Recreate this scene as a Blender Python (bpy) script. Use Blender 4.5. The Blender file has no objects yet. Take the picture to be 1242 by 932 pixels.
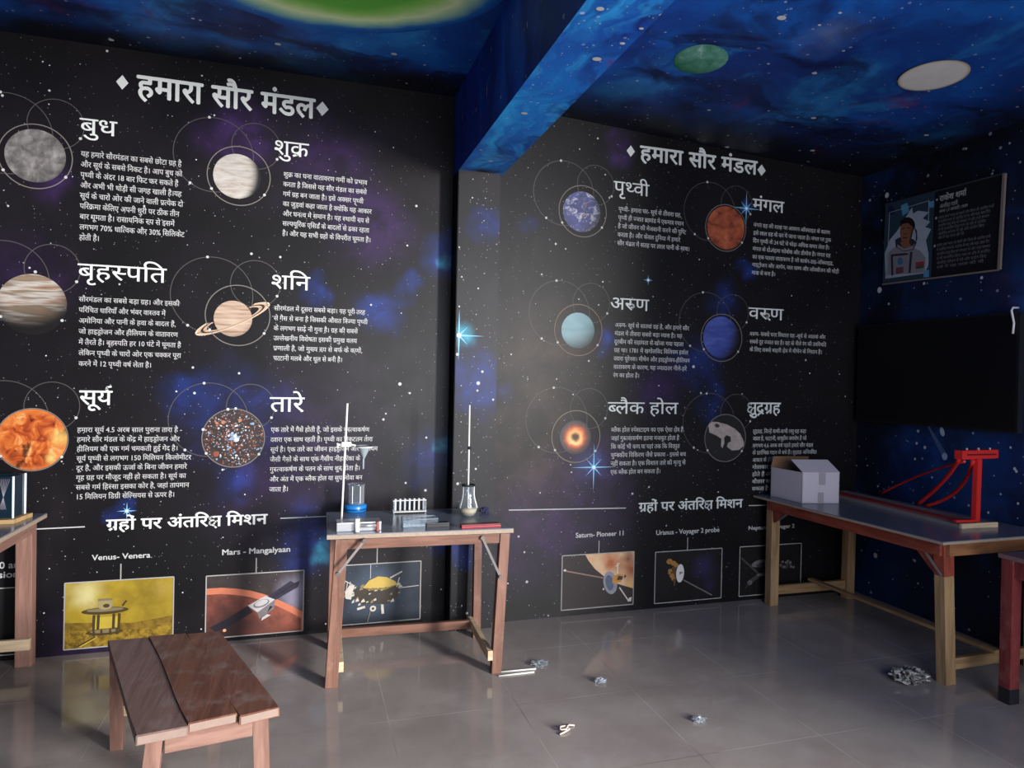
import bpy, bmesh, math, random
from mathutils import Vector, Matrix

random.seed(7)
SC = bpy.context.scene
COL = SC.collection
PI = math.pi

# ------------------------------------------------------------------ camera
EYE = Vector((0.0, 0.0, 1.53))
YAW, PITCH, ROLL, FPX = 0.298553512, -0.00627438935, 0.0207046023, 817.897638
CX, CY = 621.0, 466.0
_f = Vector((math.sin(YAW) * math.cos(PITCH), math.cos(YAW) * math.cos(PITCH), math.sin(PITCH)))
_r0 = Vector((math.cos(YAW), -math.sin(YAW), 0))
_u0 = _r0.cross(_f)
_r = math.cos(ROLL) * _r0 + math.sin(ROLL) * _u0
_u = -math.sin(ROLL) * _r0 + math.cos(ROLL) * _u0
cam = bpy.data.cameras.new('camera')
cam.sensor_fit = 'HORIZONTAL'
cam.sensor_width = 36.0
cam.lens = 36.0 * FPX / 1242.0
cam.clip_start = 0.05
cam_o = bpy.data.objects.new('camera', cam)
COL.objects.link(cam_o)
cam_o.matrix_world = Matrix(((_r.x, _u.x, -_f.x, EYE.x), (_r.y, _u.y, -_f.y, EYE.y),
                             (_r.z, _u.z, -_f.z, EYE.z), (0, 0, 0, 1)))
SC.camera = cam_o

# ------------------------------------------------------------------ light and exposure
SC.view_settings.view_transform = 'Standard'
SC.view_settings.look = 'None'
SC.view_settings.gamma = 1.0
SC.view_settings.use_curve_mapping = False
SC.view_settings.exposure = 0.1
SC.cycles.max_bounces = 8
SC.cycles.use_denoising = True
SC.cycles.sample_clamp_indirect = 4.0

wd = bpy.data.worlds.new('sky'); SC.world = wd; wd.use_nodes = True
wd.node_tree.nodes['Background'].inputs[0].default_value = (0.62, 0.76, 1.0, 1)
wd.node_tree.nodes['Background'].inputs[1].default_value = 0.5

def area(name, loc, target, sx, sy, power, color):
    l = bpy.data.lights.new(name, 'AREA'); l.shape = 'RECTANGLE'; l.size = sx; l.size_y = sy
    l.energy = power; l.color = color
    o = bpy.data.objects.new(name, l); COL.objects.link(o)
    o.location = loc
    o.rotation_euler = (Vector(target) - Vector(loc)).to_track_quat('-Z', 'Y').to_euler()
    return o
# daylight: bright yard seen through the wide opening behind the camera, and stronger light slanting in from its right
area('slanting_daylight', (5.5, -4.3, 2.15), (0.6, 2.8, 0.2), 1.1, 2.4, 1900, (1.0, 0.97, 0.93))
area('opening_daylight', (1.5, -1.45, 1.35), (0.5, 2.4, 0.3), 3.2, 2.0, 140, (0.90, 0.95, 1.0))

# ------------------------------------------------------------------ small helpers
def lin(c):
    c = c / 255.0
    return c / 12.92 if c <= 0.04045 else ((c + 0.055) / 1.055) ** 2.4
def S(r, g, b): return (lin(r), lin(g), lin(b), 1.0)

def ray(px, py): return _r * ((px - CX) / FPX) - _u * ((py - CY) / FPX) + _f
def at_y(px, py, Y): d = ray(px, py); return EYE + d * ((Y - EYE.y) / d.y)
def at_x(px, py, X): d = ray(px, py); return EYE + d * ((X - EYE.x) / d.x)
def at_z(px, py, Z): d = ray(px, py); return EYE + d * ((Z - EYE.z) / d.z)

class N:
    """tiny node-tree writer"""
    def __init__(s, m): s.t = m.node_tree; s.n = s.t.nodes; s.l = s.t.links
    def node(s, typ, **kw):
        x = s.n.new(typ)
        for k, v in kw.items(): setattr(x, k, v)
        return x
    def put(s, sock, v):
        if v is None: return
        if hasattr(v, 'is_linked') or isinstance(v, bpy.types.NodeSocket): s.l.new(v, sock)
        else: sock.default_value = v
    def math(s, op, a, b=None, c=None, clamp=False):
        x = s.node('ShaderNodeMath', operation=op, use_clamp=clamp)
        s.put(x.inputs[0], a); s.put(x.inputs[1], b)
        if c is not None: s.put(x.inputs[2], c)
        return x.outputs[0]
    def vmath(s, op, a, b=None):
        x = s.node('ShaderNodeVectorMath', operation=op)
        s.put(x.inputs[0], a)
        if b is not None: s.put(x.inputs[1], b)
        return x.outputs['Value'] if op in ('DISTANCE', 'LENGTH', 'DOT_PRODUCT') else x.outputs[0]
    def mix(s, fac, a, b, mode='MIX'):
        x = s.node('ShaderNodeMix', data_type='RGBA', blend_type=mode)
        s.put(x.inputs[0], fac); s.put(x.inputs[6], a); s.put(x.inputs[7], b)
        return x.outputs[2]
    def noise(s, vec, scale, detail=3.0, rough=0.55, dist=0.0):
        x = s.node('ShaderNodeTexNoise')
        s.put(x.inputs['Vector'], vec)
        x.inputs['Scale'].default_value = scale; x.inputs['Detail'].default_value = detail
        x.inputs['Roughness'].default_value = rough; x.inputs['Distortion'].default_value = dist
        return x.outputs['Fac']
    def ramp(s, fac, stops, interp='LINEAR'):
        x = s.node('ShaderNodeValToRGB'); x.color_ramp.interpolation = interp
        e = x.color_ramp.elements
        while len(e) < len(stops): e.new(0.5)
        for i, (p, c) in enumerate(stops):
            e[i].position = p; e[i].color = c if len(c) == 4 else (*c, 1)
        s.put(x.inputs[0], fac)
        return x.outputs[0]
    def mapr(s, v, a, b, c, d, interp='SMOOTHSTEP'):
        x = s.node('ShaderNodeMapRange', interpolation_type=interp)
        s.put(x.inputs[0], v)
        for i, q in enumerate((a, b, c, d)): s.put(x.inputs[1 + i], q)
        return x.outputs[0]
    def coord(s): return s.node('ShaderNodeTexCoord').outputs['Object']
    def scale(s, vec, sc, rot=(0, 0, 0), loc=(0, 0, 0)):
        x = s.node('ShaderNodeMapping')
        s.put(x.inputs[0], vec); x.inputs['Scale'].default_value = sc
        x.inputs['Rotation'].default_value = rot; x.inputs['Location'].default_value = loc
        return x.outputs[0]

def newmat(name, rough=0.5, spec=0.5):
    m = bpy.data.materials.new(name); m.use_nodes = True
    b = m.node_tree.nodes['Principled BSDF']
    b.inputs['Roughness'].default_value = rough
    b.inputs['Specular IOR Level'].default_value = spec
    return m, N(m), b

_mc = {}
def flat(name, col, rough=0.5, spec=0.4, metal=0.0, var=0.12, vscale=30.0):
    """plain coloured material with a little mottling"""
    if name in _mc: return _mc[name]
    m, n, b = newmat(name, rough, spec)
    f = n.noise(n.coord(), vscale, 3)
    lo = tuple(c * (1 - var) for c in col[:3]) + (1,); hi = tuple(min(1, c * (1 + var)) for c in col[:3]) + (1,)
    n.put(b.inputs['Base Color'], n.mix(f, lo, hi))
    b.inputs['Metallic'].default_value = metal
    _mc[name] = m
    return m

def wood(name, dark, light, axis='Z', rough=0.5, spec=0.35, scale=1.0, wear=None, wear_amt=0.0, gain=1.0):
    if name in _mc: return _mc[name]
    m, n, b = newmat(name, rough, spec)
    c = n.coord()
    s = {'X': (2.0, 26, 26), 'Y': (26, 2.0, 26), 'Z': (26, 26, 2.0)}[axis]
    g = n.noise(n.scale(c, tuple(q * scale for q in s)), 1.0, 4, 0.6, 0.6)
    g = n.mapr(g, 0.3, 0.7, 0, 1)
    col = n.mix(g, dark, light)
    if wear:
        w = n.noise(c, 9.0 * scale, 5, 0.7)
        w = n.mapr(w, 0.5, 0.68, 0, wear_amt)
        col = n.mix(w, col, wear)
        n.put(b.inputs['Roughness'], n.mapr(w, 0, 1, rough, min(1, rough + 0.25)))
    n.put(b.inputs['Base Color'], col)
    bp = n.node('ShaderNodeBump'); bp.inputs['Strength'].default_value = 0.15; bp.inputs['Distance'].default_value = 0.004
    n.put(bp.inputs['Height'], g); n.put(b.inputs['Normal'], bp.outputs[0])
    _mc[name] = m
    return m

def glass(name, tint=(0.95, 0.98, 1.0, 1), rough=0.03, mix=0.93):
    """thin clear lab glass: mostly see-through with a bright rim"""
    if name in _mc: return _mc[name]
    m = bpy.data.materials.new(name); m.use_nodes = True
    n = N(m); n.n.remove(n.n['Principled BSDF'])
    out = n.n['Material Output']
    tr = n.node('ShaderNodeBsdfTransparent'); tr.inputs[0].default_value = tint
    gl = n.node('ShaderNodeBsdfGlossy'); gl.inputs[1].default_value = rough; gl.inputs[0].default_value = (0.9, 0.95, 1, 1)
    df = n.node('ShaderNodeBsdfDiffuse'); df.inputs[0].default_value = (0.6, 0.63, 0.66, 1)
    lw = n.node('ShaderNodeLayerWeight'); lw.inputs[0].default_value = 0.35
    ms = n.node('ShaderNodeMixShader'); n.l.new(gl.outputs[0], ms.inputs[1]); n.l.new(df.outputs[0], ms.inputs[2]); ms.inputs[0].default_value = 0.45
    m2 = n.node('ShaderNodeMixShader')
    n.put(m2.inputs[0], n.mapr(lw.outputs['Facing'], 0.0, 0.95, 1 - mix, 0.6))
    n.l.new(tr.outputs[0], m2.inputs[1]); n.l.new(ms.outputs[0], m2.inputs[2])
    n.l.new(m2.outputs[0], out.inputs[0])
    _mc[name] = m
    return m

# ------------------------------------------------------------------ mesh building
class MB:
    def __init__(s): s.b = bmesh.new(); s.mats = []
    def mi(s, m):
        if m is None: return 0
        if m not in s.mats: s.mats.append(m)
        return s.mats.index(m)
    def box(s, lo, hi, m=None, bev=0.0, xf=None):
        lo = Vector(lo); hi = Vector(hi)
        k = s.mi(m)
        t = bmesh.new(); bmesh.ops.create_cube(t, size=1.0)
        for v in t.verts:
            v.co = Vector((lo[i] + (v.co[i] + 0.5) * (hi[i] - lo[i]) for i in range(3)))
        if bev > 0:
            bmesh.ops.bevel(t, geom=list(t.edges), offset=bev, segments=2, profile=0.7, affect='EDGES')
        s._merge(t, k, xf)
        return s
    def bar(s, a, b, w, h, m=None, bev=0.0, up=(0, 0, 1), taper=1.0):
        """square bar from a to b; w across, h along 'up'"""
        a = Vector(a); b = Vector(b); d = b - a; L = d.length; z = d.normalized()
        x = z.cross(Vector(up))
        if x.length < 1e-5: x = z.cross(Vector((0, 1, 0)))
        x.normalize(); y = x.cross(z) * -1
        t = bmesh.new(); bmesh.ops.create_cube(t, size=1.0)
        for v in t.verts:
            q = taper if v.co.z > 0 else 1.0
            v.co = Vector((v.co.x * w * q, v.co.y * h * q, (v.co.z + 0.5) * L))
        if bev > 0:
            bmesh.ops.bevel(t, geom=list(t.edges), offset=bev, segments=2, profile=0.7, affect='EDGES')
        M = Matrix(((x.x, y.x, z.x, a.x), (x.y, y.y, z.y, a.y), (x.z, y.z, z.z, a.z), (0, 0, 0, 1)))
        s._merge(t, s.mi(m), M)
        return s
    def _merge(s, t, k, xf=None):
        mp = {}
        for v in t.verts: mp[v] = s.b.verts.new(xf @ v.co if xf else v.co)
        for f in t.faces:
            try:
                g = s.b.faces.new([mp[v] for v in f.verts]); g.material_index = k; g.smooth = f.smooth
            except ValueError: pass
        t.free()
    def poly(s, pts, m=None, flip=False):
        vs = [s.b.verts.new(Vector(p)) for p in pts]
        if flip: vs.reverse()
        f = s.b.faces.new(vs); f.material_index = s.mi(m)
        return f
    def prism(s, pts, ext, m=None):
        """closed prism: polygon pts pushed by vector ext"""
        k = s.mi(m); e = Vector(ext)
        a = [s.b.verts.new(Vector(p)) for p in pts]; b = [s.b.verts.new(Vector(p) + e) for p in pts]
        n = len(a)
        for f in (list(reversed(a)), b):
            g = s.b.faces.new(f); g.material_index = k
        for i in range(n):
            g = s.b.faces.new((a[i], a[(i + 1) % n], b[(i + 1) % n], b[i])); g.material_index = k
        return s
    def tube(s, pts, r, m=None, seg=10, cap=True, r2=None):
        pts = [Vector(p) for p in pts]; k = s.mi(m); rings = []
        n = len(pts)
        d0 = (pts[1] - pts[0]).normalized()
        ref = Vector((0, 0, 1)) if abs(d0.z) < 0.9 else Vector((1, 0, 0))
        x = d0.cross(ref).normalized()
        for i, p in enumerate(pts):
            d = (pts[min(i + 1, n - 1)] - pts[max(i - 1, 0)]).normalized()
            x = (x - d * x.dot(d)).normalized(); y = d.cross(x)
            rr = r if r2 is None else r + (r2 - r) * i / (n - 1)
            rings.append([s.b.verts.new(p + x * rr * math.cos(2 * PI * j / seg) + y * rr * math.sin(2 * PI * j / seg)) for j in range(seg)])
        for i in range(n - 1):
            for j in range(seg):
                f = s.b.faces.new((rings[i][j], rings[i][(j + 1) % seg], rings[i + 1][(j + 1) % seg], rings[i + 1][j]))
                f.material_index = k; f.smooth = True
        if cap:
            for q, rev in ((rings[0], True), (rings[-1], False)):
                f = s.b.faces.new(list(reversed(q)) if rev else q); f.material_index = k
        return s
    def lathe(s, prof, c=(0, 0, 0), m=None, seg=28):
        """profile of (radius, z) spun about the vertical axis through c"""
        c = Vector(c); k = s.mi(m); rings = []
        for r, z in prof:
            if r < 1e-6: rings.append([s.b.verts.new(c + Vector((0, 0, z)))])
            else: rings.append([s.b.verts.new(c + Vector((r * math.cos(2 * PI * j / seg), r * math.sin(2 * PI * j / seg), z))) for j in range(seg)])
        for a, b in zip(rings, rings[1:]):
            for j in range(seg):
                j2 = (j + 1) % seg
                if len(a) == 1 and len(b) == 1: continue
                if len(a) == 1: q = (a[0], b[j2], b[j])
                elif len(b) == 1: q = (a[j], a[j2], b[0])
                else: q = (a[j], a[j2], b[j2], b[j])
                f = s.b.faces.new(q); f.material_index = k; f.smooth = True
        return s
    def build(s, name, m=None, parent=None, label=None):
        me = bpy.data.meshes.new(name); s.b.normal_update(); s.b.to_mesh(me); s.b.free()
        o = bpy.data.objects.new(name, me); COL.objects.link(o)
        for q in (s.mats or [m]): me.materials.append(q)
        if parent is not None:
            o.parent = parent
            o.matrix_parent_inverse = Matrix.Translation(parent.location).inverted() if parent.type == 'EMPTY' else Matrix()
        if label: o['label'] = label
        return o

def thing(name, label, cat, loc=(0, 0, 0), group=None):
    o = bpy.data.objects.new(name, None); COL.objects.link(o)
    o.empty_display_size = 0.05; o.location = loc
    o['label'] = label; o['category'] = cat
    if group: o['group'] = group
    return o
def tag(o, label, cat, group=None):
    o['label'] = label; o['category'] = cat
    if group: o['group'] = group
    return o
def struct(o, label=None):
    o['kind'] = 'structure'
    if label: o['label'] = label
    return o

# ------------------------------------------------------------------ lettering (Devanagari set by hand: matras, half letters, reph, rakar)
_gl = {}
def glyph(ch, off=0.0, res=3):
    """(verts, faces, advance) of one character of the built-in font"""
    key = (ch, off, res)
    if key in _gl: return _gl[key]
    out = []
    cu = bpy.data.curves.new('glyph', 'FONT'); cu.resolution_u = res; cu.offset = off
    ob = bpy.data.objects.new('glyph', cu); COL.objects.link(ob)
    for body in (ch, ch + '।।।।', '।।।।'):
        cu.body = body
        bpy.context.view_layer.update()
        ev = ob.evaluated_get(bpy.context.evaluated_depsgraph_get()); me = ev.to_mesh()
        out.append(([(v.co.x, v.co.y) for v in me.vertices], [tuple(p.vertices) for p in me.polygons]))
        ev.to_mesh_clear()
    bpy.data.objects.remove(ob); bpy.data.curves.remove(cu)
    adv = max(v[0] for v in out[1][0]) - max(v[0] for v in out[2][0])
    _gl[key] = (out[0][0], out[0][1], adv)
    return _gl[key]

def clip(g, xmax):
    """the part of a glyph left of xmax"""
    v, f, _ = g
    b = bmesh.new(); vs = [b.verts.new((x, y, 0)) for x, y in v]
    for q in f:
        try: b.faces.new([vs[i] for i in q])
        except ValueError: pass
    bmesh.ops.bisect_plane(b, geom=list(b.verts) + list(b.edges) + list(b.faces), plane_co=(xmax, 0, 0), plane_no=(1, 0, 0), clear_outer=True)
    b.verts.index_update()
    r = ([(q.co.x, q.co.y) for q in b.verts], [tuple(w.index for w in q.verts) for q in b.faces], xmax)
    b.free()
    return r

def stroke(pts, w):
    """flat pen stroke along pts"""
    v = []; f = []
    for (x0, y0), (x1, y1) in zip(pts, pts[1:]):
        d = math.hypot(x1 - x0, y1 - y0); nx, ny = -(y1 - y0) / d * w / 2, (x1 - x0) / d * w / 2
        ex, ey = (x1 - x0) / d * w * 0.25, (y1 - y0) / d * w * 0.25
        k = len(v)
        v += [(x0 - ex - nx, y0 - ey - ny), (x1 + ex - nx, y1 + ey - ny), (x1 + ex + nx, y1 + ey + ny), (x0 - ex + nx, y0 - ey + ny)]
        f.append((k, k + 1, k + 2, k + 3))
    return v, f

CONS = set('कखगघङचछजझञटठडढणतथदधनपफबभमयरलवशषसह')
STEM = set('खगघचजञणतथधनपबभमयलवशषस')
MATRA = set('ािीुूृेैोौॉंःँ')

class Line:
    def __init__(s, text, off=0.0, res=3, track=0.0):
        s.v = []; s.f = []; s.z = []; s.np = 0; s.pen = 0.0; s.off = off; s.res = res; s.w = 0.081 + 2 * off
        s.set(text, track)
    def add(s, vf, dx=0.0, dy=0.0, sc=1.0):
        k = len(s.v); s.np += 1; s.z += [(s.np % 9) * 0.00008] * len(vf[0])
        s.v += [(x * sc + dx, y * sc + dy) for x, y in vf[0]]
        s.f += [tuple(i + k for i in q) for q in vf[1]]
    def g(s, ch): return glyph(ch, 0.0, s.res)
    def ink(s, q, x):
        """overprint a glyph to swell its strokes"""
        o = s.off
        if o <= 0: s.add(q, x); return
        for dx, dy in (((-o, 0), (o, 0), (0, -o * .8), (0, o * .8)) if o > .01 else ((-o, 0), (o, 0))): s.add(q, x + dx, dy)
    def place(s, ch):
        q = s.g(ch); s.ink(q, s.pen); s.pen += q[2]
    def half(s, ch):
        q = s.g(ch)
        x = q[2] - 0.19 if ch in STEM else (0.56 if ch == 'क' else q[2] * 0.8)
        c = clip(q, x); s.ink(c, s.pen); s.pen += x - 0.015
    def ksha(s):
        p = s.pen; w = s.w
        w2 = min(w * .82, .086)
        s.add(stroke([(.31, .53), (.24, .58), (.15, .57), (.09, .50), (.10, .42), (.17, .37), (.30, .355)], w2), p)
        s.add(stroke([(.22, .36), (.12, .30), (.07, .21), (.10, .11), (.19, .07), (.28, .11), (.34, .22), (.42, .31), (.55, .33)], w2), p)
        s.add(stroke([(.22, .07), (.32, .0), (.41, -.11)], w2), p)
        s.add(stroke([(.555, .0), (.555, .60)], w), p)
        s.add(stroke([(.27, .587), (.66, .587)], 0.071 + s.off), p)
        s.pen += 0.655
    def tra(s):
        p = s.pen; w = s.w
        s.add(stroke([(.40, .0), (.40, .60)], w), p)
        s.add(stroke([(.40, .36), (.10, .36)], w), p)
        s.add(stroke([(.36, .34), (.22, .24), (.10, .10)], w), p)
        s.add(stroke([(.0, .587), (.50, .587)], 0.071 + s.off), p)
        s.pen += 0.50
    def set(s, t, track):
        i = 0; n = len(t)
        while i < n:
            ch = t[i]
            if ch == ' ': s.pen += 0.27 + track; i += 1; continue
            if ch not in CONS:
                s.place(ch); i += 1
                while i < n and t[i] in MATRA: s.place(t[i]); i += 1
                s.pen += track; continue
            cs = [ch]; nuk = [False]; i += 1
            while i < n:
                if t[i] == '़': nuk[-1] = True; i += 1
                elif t[i] == '्' and i + 1 < n and t[i + 1] in CONS:
                    cs.append(t[i + 1]); nuk.append(False); i += 2
                else: break
            ms = []
            while i < n and t[i] in MATRA: ms.append(t[i]); i += 1
            reph = False; rakar = False
            if len(cs) > 1 and cs[0] == 'र': reph = True; cs = cs[1:]; nuk = nuk[1:]
            if len(cs) > 1 and cs[-1] == 'र': rakar = True; cs = cs[:-1]; nuk = nuk[:-1]
            if 'ि' in ms: s.place('ि'); ms.remove('ि')
            done = False
            if len(cs) >= 2 and cs[-2:] == ['क', 'ष']:
                for c in cs[:-2]: s.half(c)
                s.ksha(); done = True; base = 'ष'
            else:
                for c in cs[:-1]: s.half(c)
                base = cs[-1]
            if not done:
                if base == 'त' and rakar: s.tra(); rakar = False
                else:
                    p0 = s.pen
                    s.place(base)
                    if nuk[-1]: s.add(stroke([(-.30, -.10), (-.23, -.10)], .09), s.pen)
            if rakar:
                p = s.pen
                if base == 'क': s.add(stroke([(p0 + .40, .16), (p0 + .28, .07), (p0 + .14, .02)], s.w))
                elif base in STEM: s.add(stroke([(p - .15, .19), (p - .26, .12), (p - .40, .02)], s.w))
                elif base == 'द': s.add(stroke([(p - .16, .07), (p - .30, -.0), (p - .42, -.10)], s.w))
                else: s.add(stroke([(p - .42, -.16), (p - .28, -.05), (p - .14, -.16)], s.w))
            for m in ms:
                if base == 'र' and m in 'ुू' and not done:
                    p = s.pen
                    if m == 'ु': s.add(stroke([(p - .17, .27), (p - .06, .33), (p + .04, .29), (p + .07, .20), (p + .0, .13), (p - .08, .16)], s.w))
                    else: s.add(stroke([(p - .17, .27), (p - .05, .33), (p + .07, .31), (p + .11, .21), (p + .04, .13), (p - .03, .16), (p + .05, .06), (p + .15, -.02)], s.w))
                    s.add(stroke([(p - .05, .587), (p + .13, .587)], 0.071 + s.off)); s.pen += 0.13
                elif m in 'ुूृ' and base == 'क': q = s.g(m); s.ink(q, s.pen - 0.20)
                else: s.place(m)
            if reph:
                p = s.pen - (0.10 if base in STEM or ms else 0.2)
                s.add(stroke([(p - .05, .60), (p - .12, .70), (p - .09, .79), (p + .06, .82)], s.w * .8))
            s.pen += track

class Sheet:
    """flat print gathered into one mesh, laid out in (u, v) metres on a plane"""
    def __init__(s, plane): s.plane = plane; s.mb = MB()
    def text(s, line, u0, v0, u1, h, m, skew=0.0):
        """line of lettering: headline/baseline box from u0 to u1, baseline v0, letter height h (0.622 em)"""
        k = s.mb.mi(m); sx = (u1 - u0) / max(line.pen, 1e-6); sy = h / 0.622
        vs = [s.mb.b.verts.new(s.plane(u0 + x * sx, v0 + y * sy + skew * x * sx, 0.0016 + z)) for (x, y), z in zip(line.v, line.z)]
        for q in line.f:
            try:
                f = s.mb.b.faces.new([vs[i] for i in q]); f.material_index = k
            except ValueError: pass
    def poly(s, pts, m, lift=0.001):
        k = s.mb.mi(m)
        f = s.mb.b.faces.new([s.mb.b.verts.new(s.plane(u, v, lift)) for u, v in pts]); f.material_index = k
    def disc(s, u, v, ru, rv, m, lift=0.001, rot=0.0, seg=20):
        c, q = math.cos(rot), math.sin(rot)
        s.poly([(u + ru * math.cos(a) * c - rv * math.sin(a) * q, v + ru * math.cos(a) * q + rv * math.sin(a) * c)
                for a in (2 * PI * j / seg for j in range(seg))], m, lift)
    def ring(s, u, v, r, w, m, lift=0.001, seg=64, rv=None, rot=0.0, a0=0.0, a1=2 * PI):
        k = s.mb.mi(m); rv = rv or r
        c, q = math.cos(rot), math.sin(rot)
        def P(a, d):
            x, y = (r + d) * math.cos(a), (rv + d * rv / r) * math.sin(a)
            return s.mb.b.verts.new(s.plane(u + x * c - y * q, v + x * q + y * c, lift))
        A = [(P(a0 + (a1 - a0) * j / seg, -w / 2), P(a0 + (a1 - a0) * j / seg, w / 2)) for j in range(seg + 1)]
        for (i0, o0), (i1, o1) in zip(A, A[1:]):
            f = s.mb.b.faces.new((i0, o0, o1, i1)); f.material_index = k
    def seg(s, a, b, w, m, lift=0.001):
        d = math.hypot(b[0] - a[0], b[1] - a[1]); n = (-(b[1] - a[1]) / d * w / 2, (b[0] - a[0]) / d * w / 2)
        s.poly([(a[0] - n[0], a[1] - n[1]), (b[0] - n[0], b[1] - n[1]), (b[0] + n[0], b[1] + n[1]), (a[0] + n[0], a[1] + n[1])], m, lift)
    def frame(s, u0, v0, u1, v1, w, m, lift=0.0022):
        for a, b in (((u0, v0), (u1, v0)), ((u0, v1), (u1, v1))): s.seg(a, b, w, m, lift)
        for a, b in (((u0, v0), (u0, v1)), ((u1, v0), (u1, v1))): s.seg(a, b, w, m, lift + .0001)
    def build(s, name, parent, label=None): return s.mb.build(name, None, parent, label)

# ------------------------------------------------------------------ room materials
def nebula(name, base, spots, streak=None, star=(0.55, 0.6, 0.7, 1), star_scale=24.0, rough=0.42, spec=0.5, warp=0.18, base2=None, nscale=1.2, amt=1.0, border=None):
    """printed or painted night sky: spots = [((x, y, z), radius, colour, strength)]"""
    m, n, b = newmat(name, rough, spec)
    c = n.coord()
    nz = n.node('ShaderNodeTexNoise'); n.put(nz.inputs['Vector'], c); nz.inputs['Scale'].default_value = 3.2; nz.inputs['Detail'].default_value = 4
    wv = n.vmath('SUBTRACT', nz.outputs['Color'], (0.5, 0.5, 0.5))
    sc = n.node('ShaderNodeVectorMath', operation='SCALE'); n.put(sc.inputs[0], wv); sc.inputs['Scale'].default_value = warp * 2
    cw = n.vmath('ADD', c, sc.outputs[0])
    cloud = n.mapr(n.noise(c, nscale * 4, 5, 0.62, 0.4), 0.36, 0.7, 0.25, 1.0)
    col = base
    if base2:
        col = n.mix(n.mapr(n.noise(cw, nscale, 4, 0.6), 0.38, 0.66, 0, 1), base, base2)
    if streak:
        for (scl, lo, hi, cc, st) in streak:
            t = n.noise(n.scale(cw, scl), 1.0, 5, 0.6, 0.5)
            col = n.mix(n.mapr(t, lo, hi, 0, st), col, cc)
    for p, r, cc, st in spots:
        d = n.vmath('DISTANCE', cw, p)
        f = n.math('MULTIPLY', n.mapr(d, 0.0, r, st * amt, 0.0), cloud)
        col = n.mix(f, col, cc)
    if border:                                     # colour goes to black towards the back wall, optionally the right wall
        sy = n.node('ShaderNodeSeparateXYZ'); n.put(sy.inputs[0], cw)
        col = n.mix(n.mapr(sy.outputs[1], border[0], border[1], 0, .96), col, BLK)
        if len(border) > 2: col = n.mix(n.mapr(sy.outputs[0], border[2], border[3], 0, .95), col, BLK)
    for ssc, th, keep, gain in ((star_scale * 1.5, 0.18, 0.4, 0.28), (star_scale, 0.12, 0.5, 0.5), (star_scale * 0.42, 0.045, 0.6, 1.0)):
        v = n.node('ShaderNodeTexVoronoi'); n.put(v.inputs['Vector'], c); v.inputs['Scale'].default_value = ssc
        sp = n.node('ShaderNodeSeparateColor'); n.put(sp.inputs[0], v.outputs['Color'])
        on = n.math('GREATER_THAN', sp.outputs[0], keep)
        rr = n.math('MULTIPLY', sp.outputs[1], th)
        dot = n.math('LESS_THAN', v.outputs['Distance'], rr)
        col = n.mix(n.math('MULTIPLY', n.math('MULTIPLY', on, dot), gain), col, star)
    n.put(b.inputs['Base Color'], col)
    return m

YL, YR, YP, XW = 4.15, 4.068, 3.99, 3.965       # left bay, right bay, pillar face, right wall
PX0, PX1 = 0.868, 1.128                          # pillar sides
BX0, BX1, BZ = 0.868, 1.142, 2.79                # beam sides and underside

def wl(px, py, Y): p = at_y(px, py, Y); return (p.x, Y, p.z)
PUR, BLU, TEAL, BRN_SHEEN = S(66, 42, 96), S(32, 56, 132), S(60, 160, 190), S(72, 60, 54)
BLK = S(8, 9, 16)
def spots_for(Y, lst): return [(wl(x, y, Y), r, c, st) for x, y, r, c, st in lst]
sL = spots_for(YL, [(285, 150, .30, PUR, .8), (300, 180, .2, PUR, .6), (70, 225, .16, PUR, .9), (400, 195, .45, PUR, .45), (450, 275, .35, PUR, .55),
    (385, 355, .16, BLU, 1), (470, 380, .18, BLU, 1), (500, 350, .14, BLU, .8), (285, 505, .40, BLU, .55), (225, 475, .16, BLU, .6), (285, 585, .16, BLU, 1),
    (375, 655, .30, BLU, .95), (388, 668, .11, TEAL, 1.3), (530, 560, .30, BLU, .8), (538, 545, .08, TEAL, 1.1), (535, 305, .20, BLU, .9), (536, 312, .07, TEAL, .8),
    (154, 618, .09, BLU, 1.2), (536, 665, .12, BLU, 1), (120, 790, .45, PUR, .4), (350, 560, .7, PUR, .35), (30, 330, .3, PUR, .35), (470, 480, .8, S(46, 42, 48), .6), (470, 650, .5, S(48, 42, 46), .5)])
sR = spots_for(YR, [(750, 185, .16, PUR, .8), (735, 413, .10, BLU, 1), (850, 440, .28, BLU, .75), (905, 328, .10, BLU, 1.1), (880, 365, .18, BLU, .5),
    (720, 570, .17, S(50, 90, 150), 1.2), (720, 575, .4, PUR, .55), (800, 470, .3, PUR, .45), (640, 270, .10, BLU, .8), (612, 480, .10, BLU, .8), (700, 610, .6, PUR, .4),
    (650, 640, .5, PUR, .45), (660, 440, .55, BRN_SHEEN, .7), (640, 560, .6, BRN_SHEEN, .7), (620, 300, .4, S(44, 40, 44), .5), (855, 490, .16, BLU, .9), (906, 252, .08, S(50, 90, 160), 1.2)])  # brown spots put the wallpaper's glossy sheen into its colour
sP = spots_for(YP, [(555, 405, .13, TEAL, 1.3), (580, 455, .24, BLU, 1.0), (590, 480, .2, BLU, .8), (590, 270, .14, BLU, .9), (568, 665, .16, BLU, 1), (575, 600, .3, S(44, 42, 50), .6)])
M_WALL_L = nebula('printed space wallpaper left', S(17, 16, 18), sL, base2=S(25, 22, 26), rough=.42, spec=.19)
M_WALL_R = nebula('printed space wallpaper right', S(15, 14, 17), sR, base2=S(22, 20, 23), rough=.42, spec=.19)
M_PILLAR = nebula('printed space wallpaper pillar', S(26, 25, 28), sP, base2=S(34, 32, 36), rough=.42, spec=.19)
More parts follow.
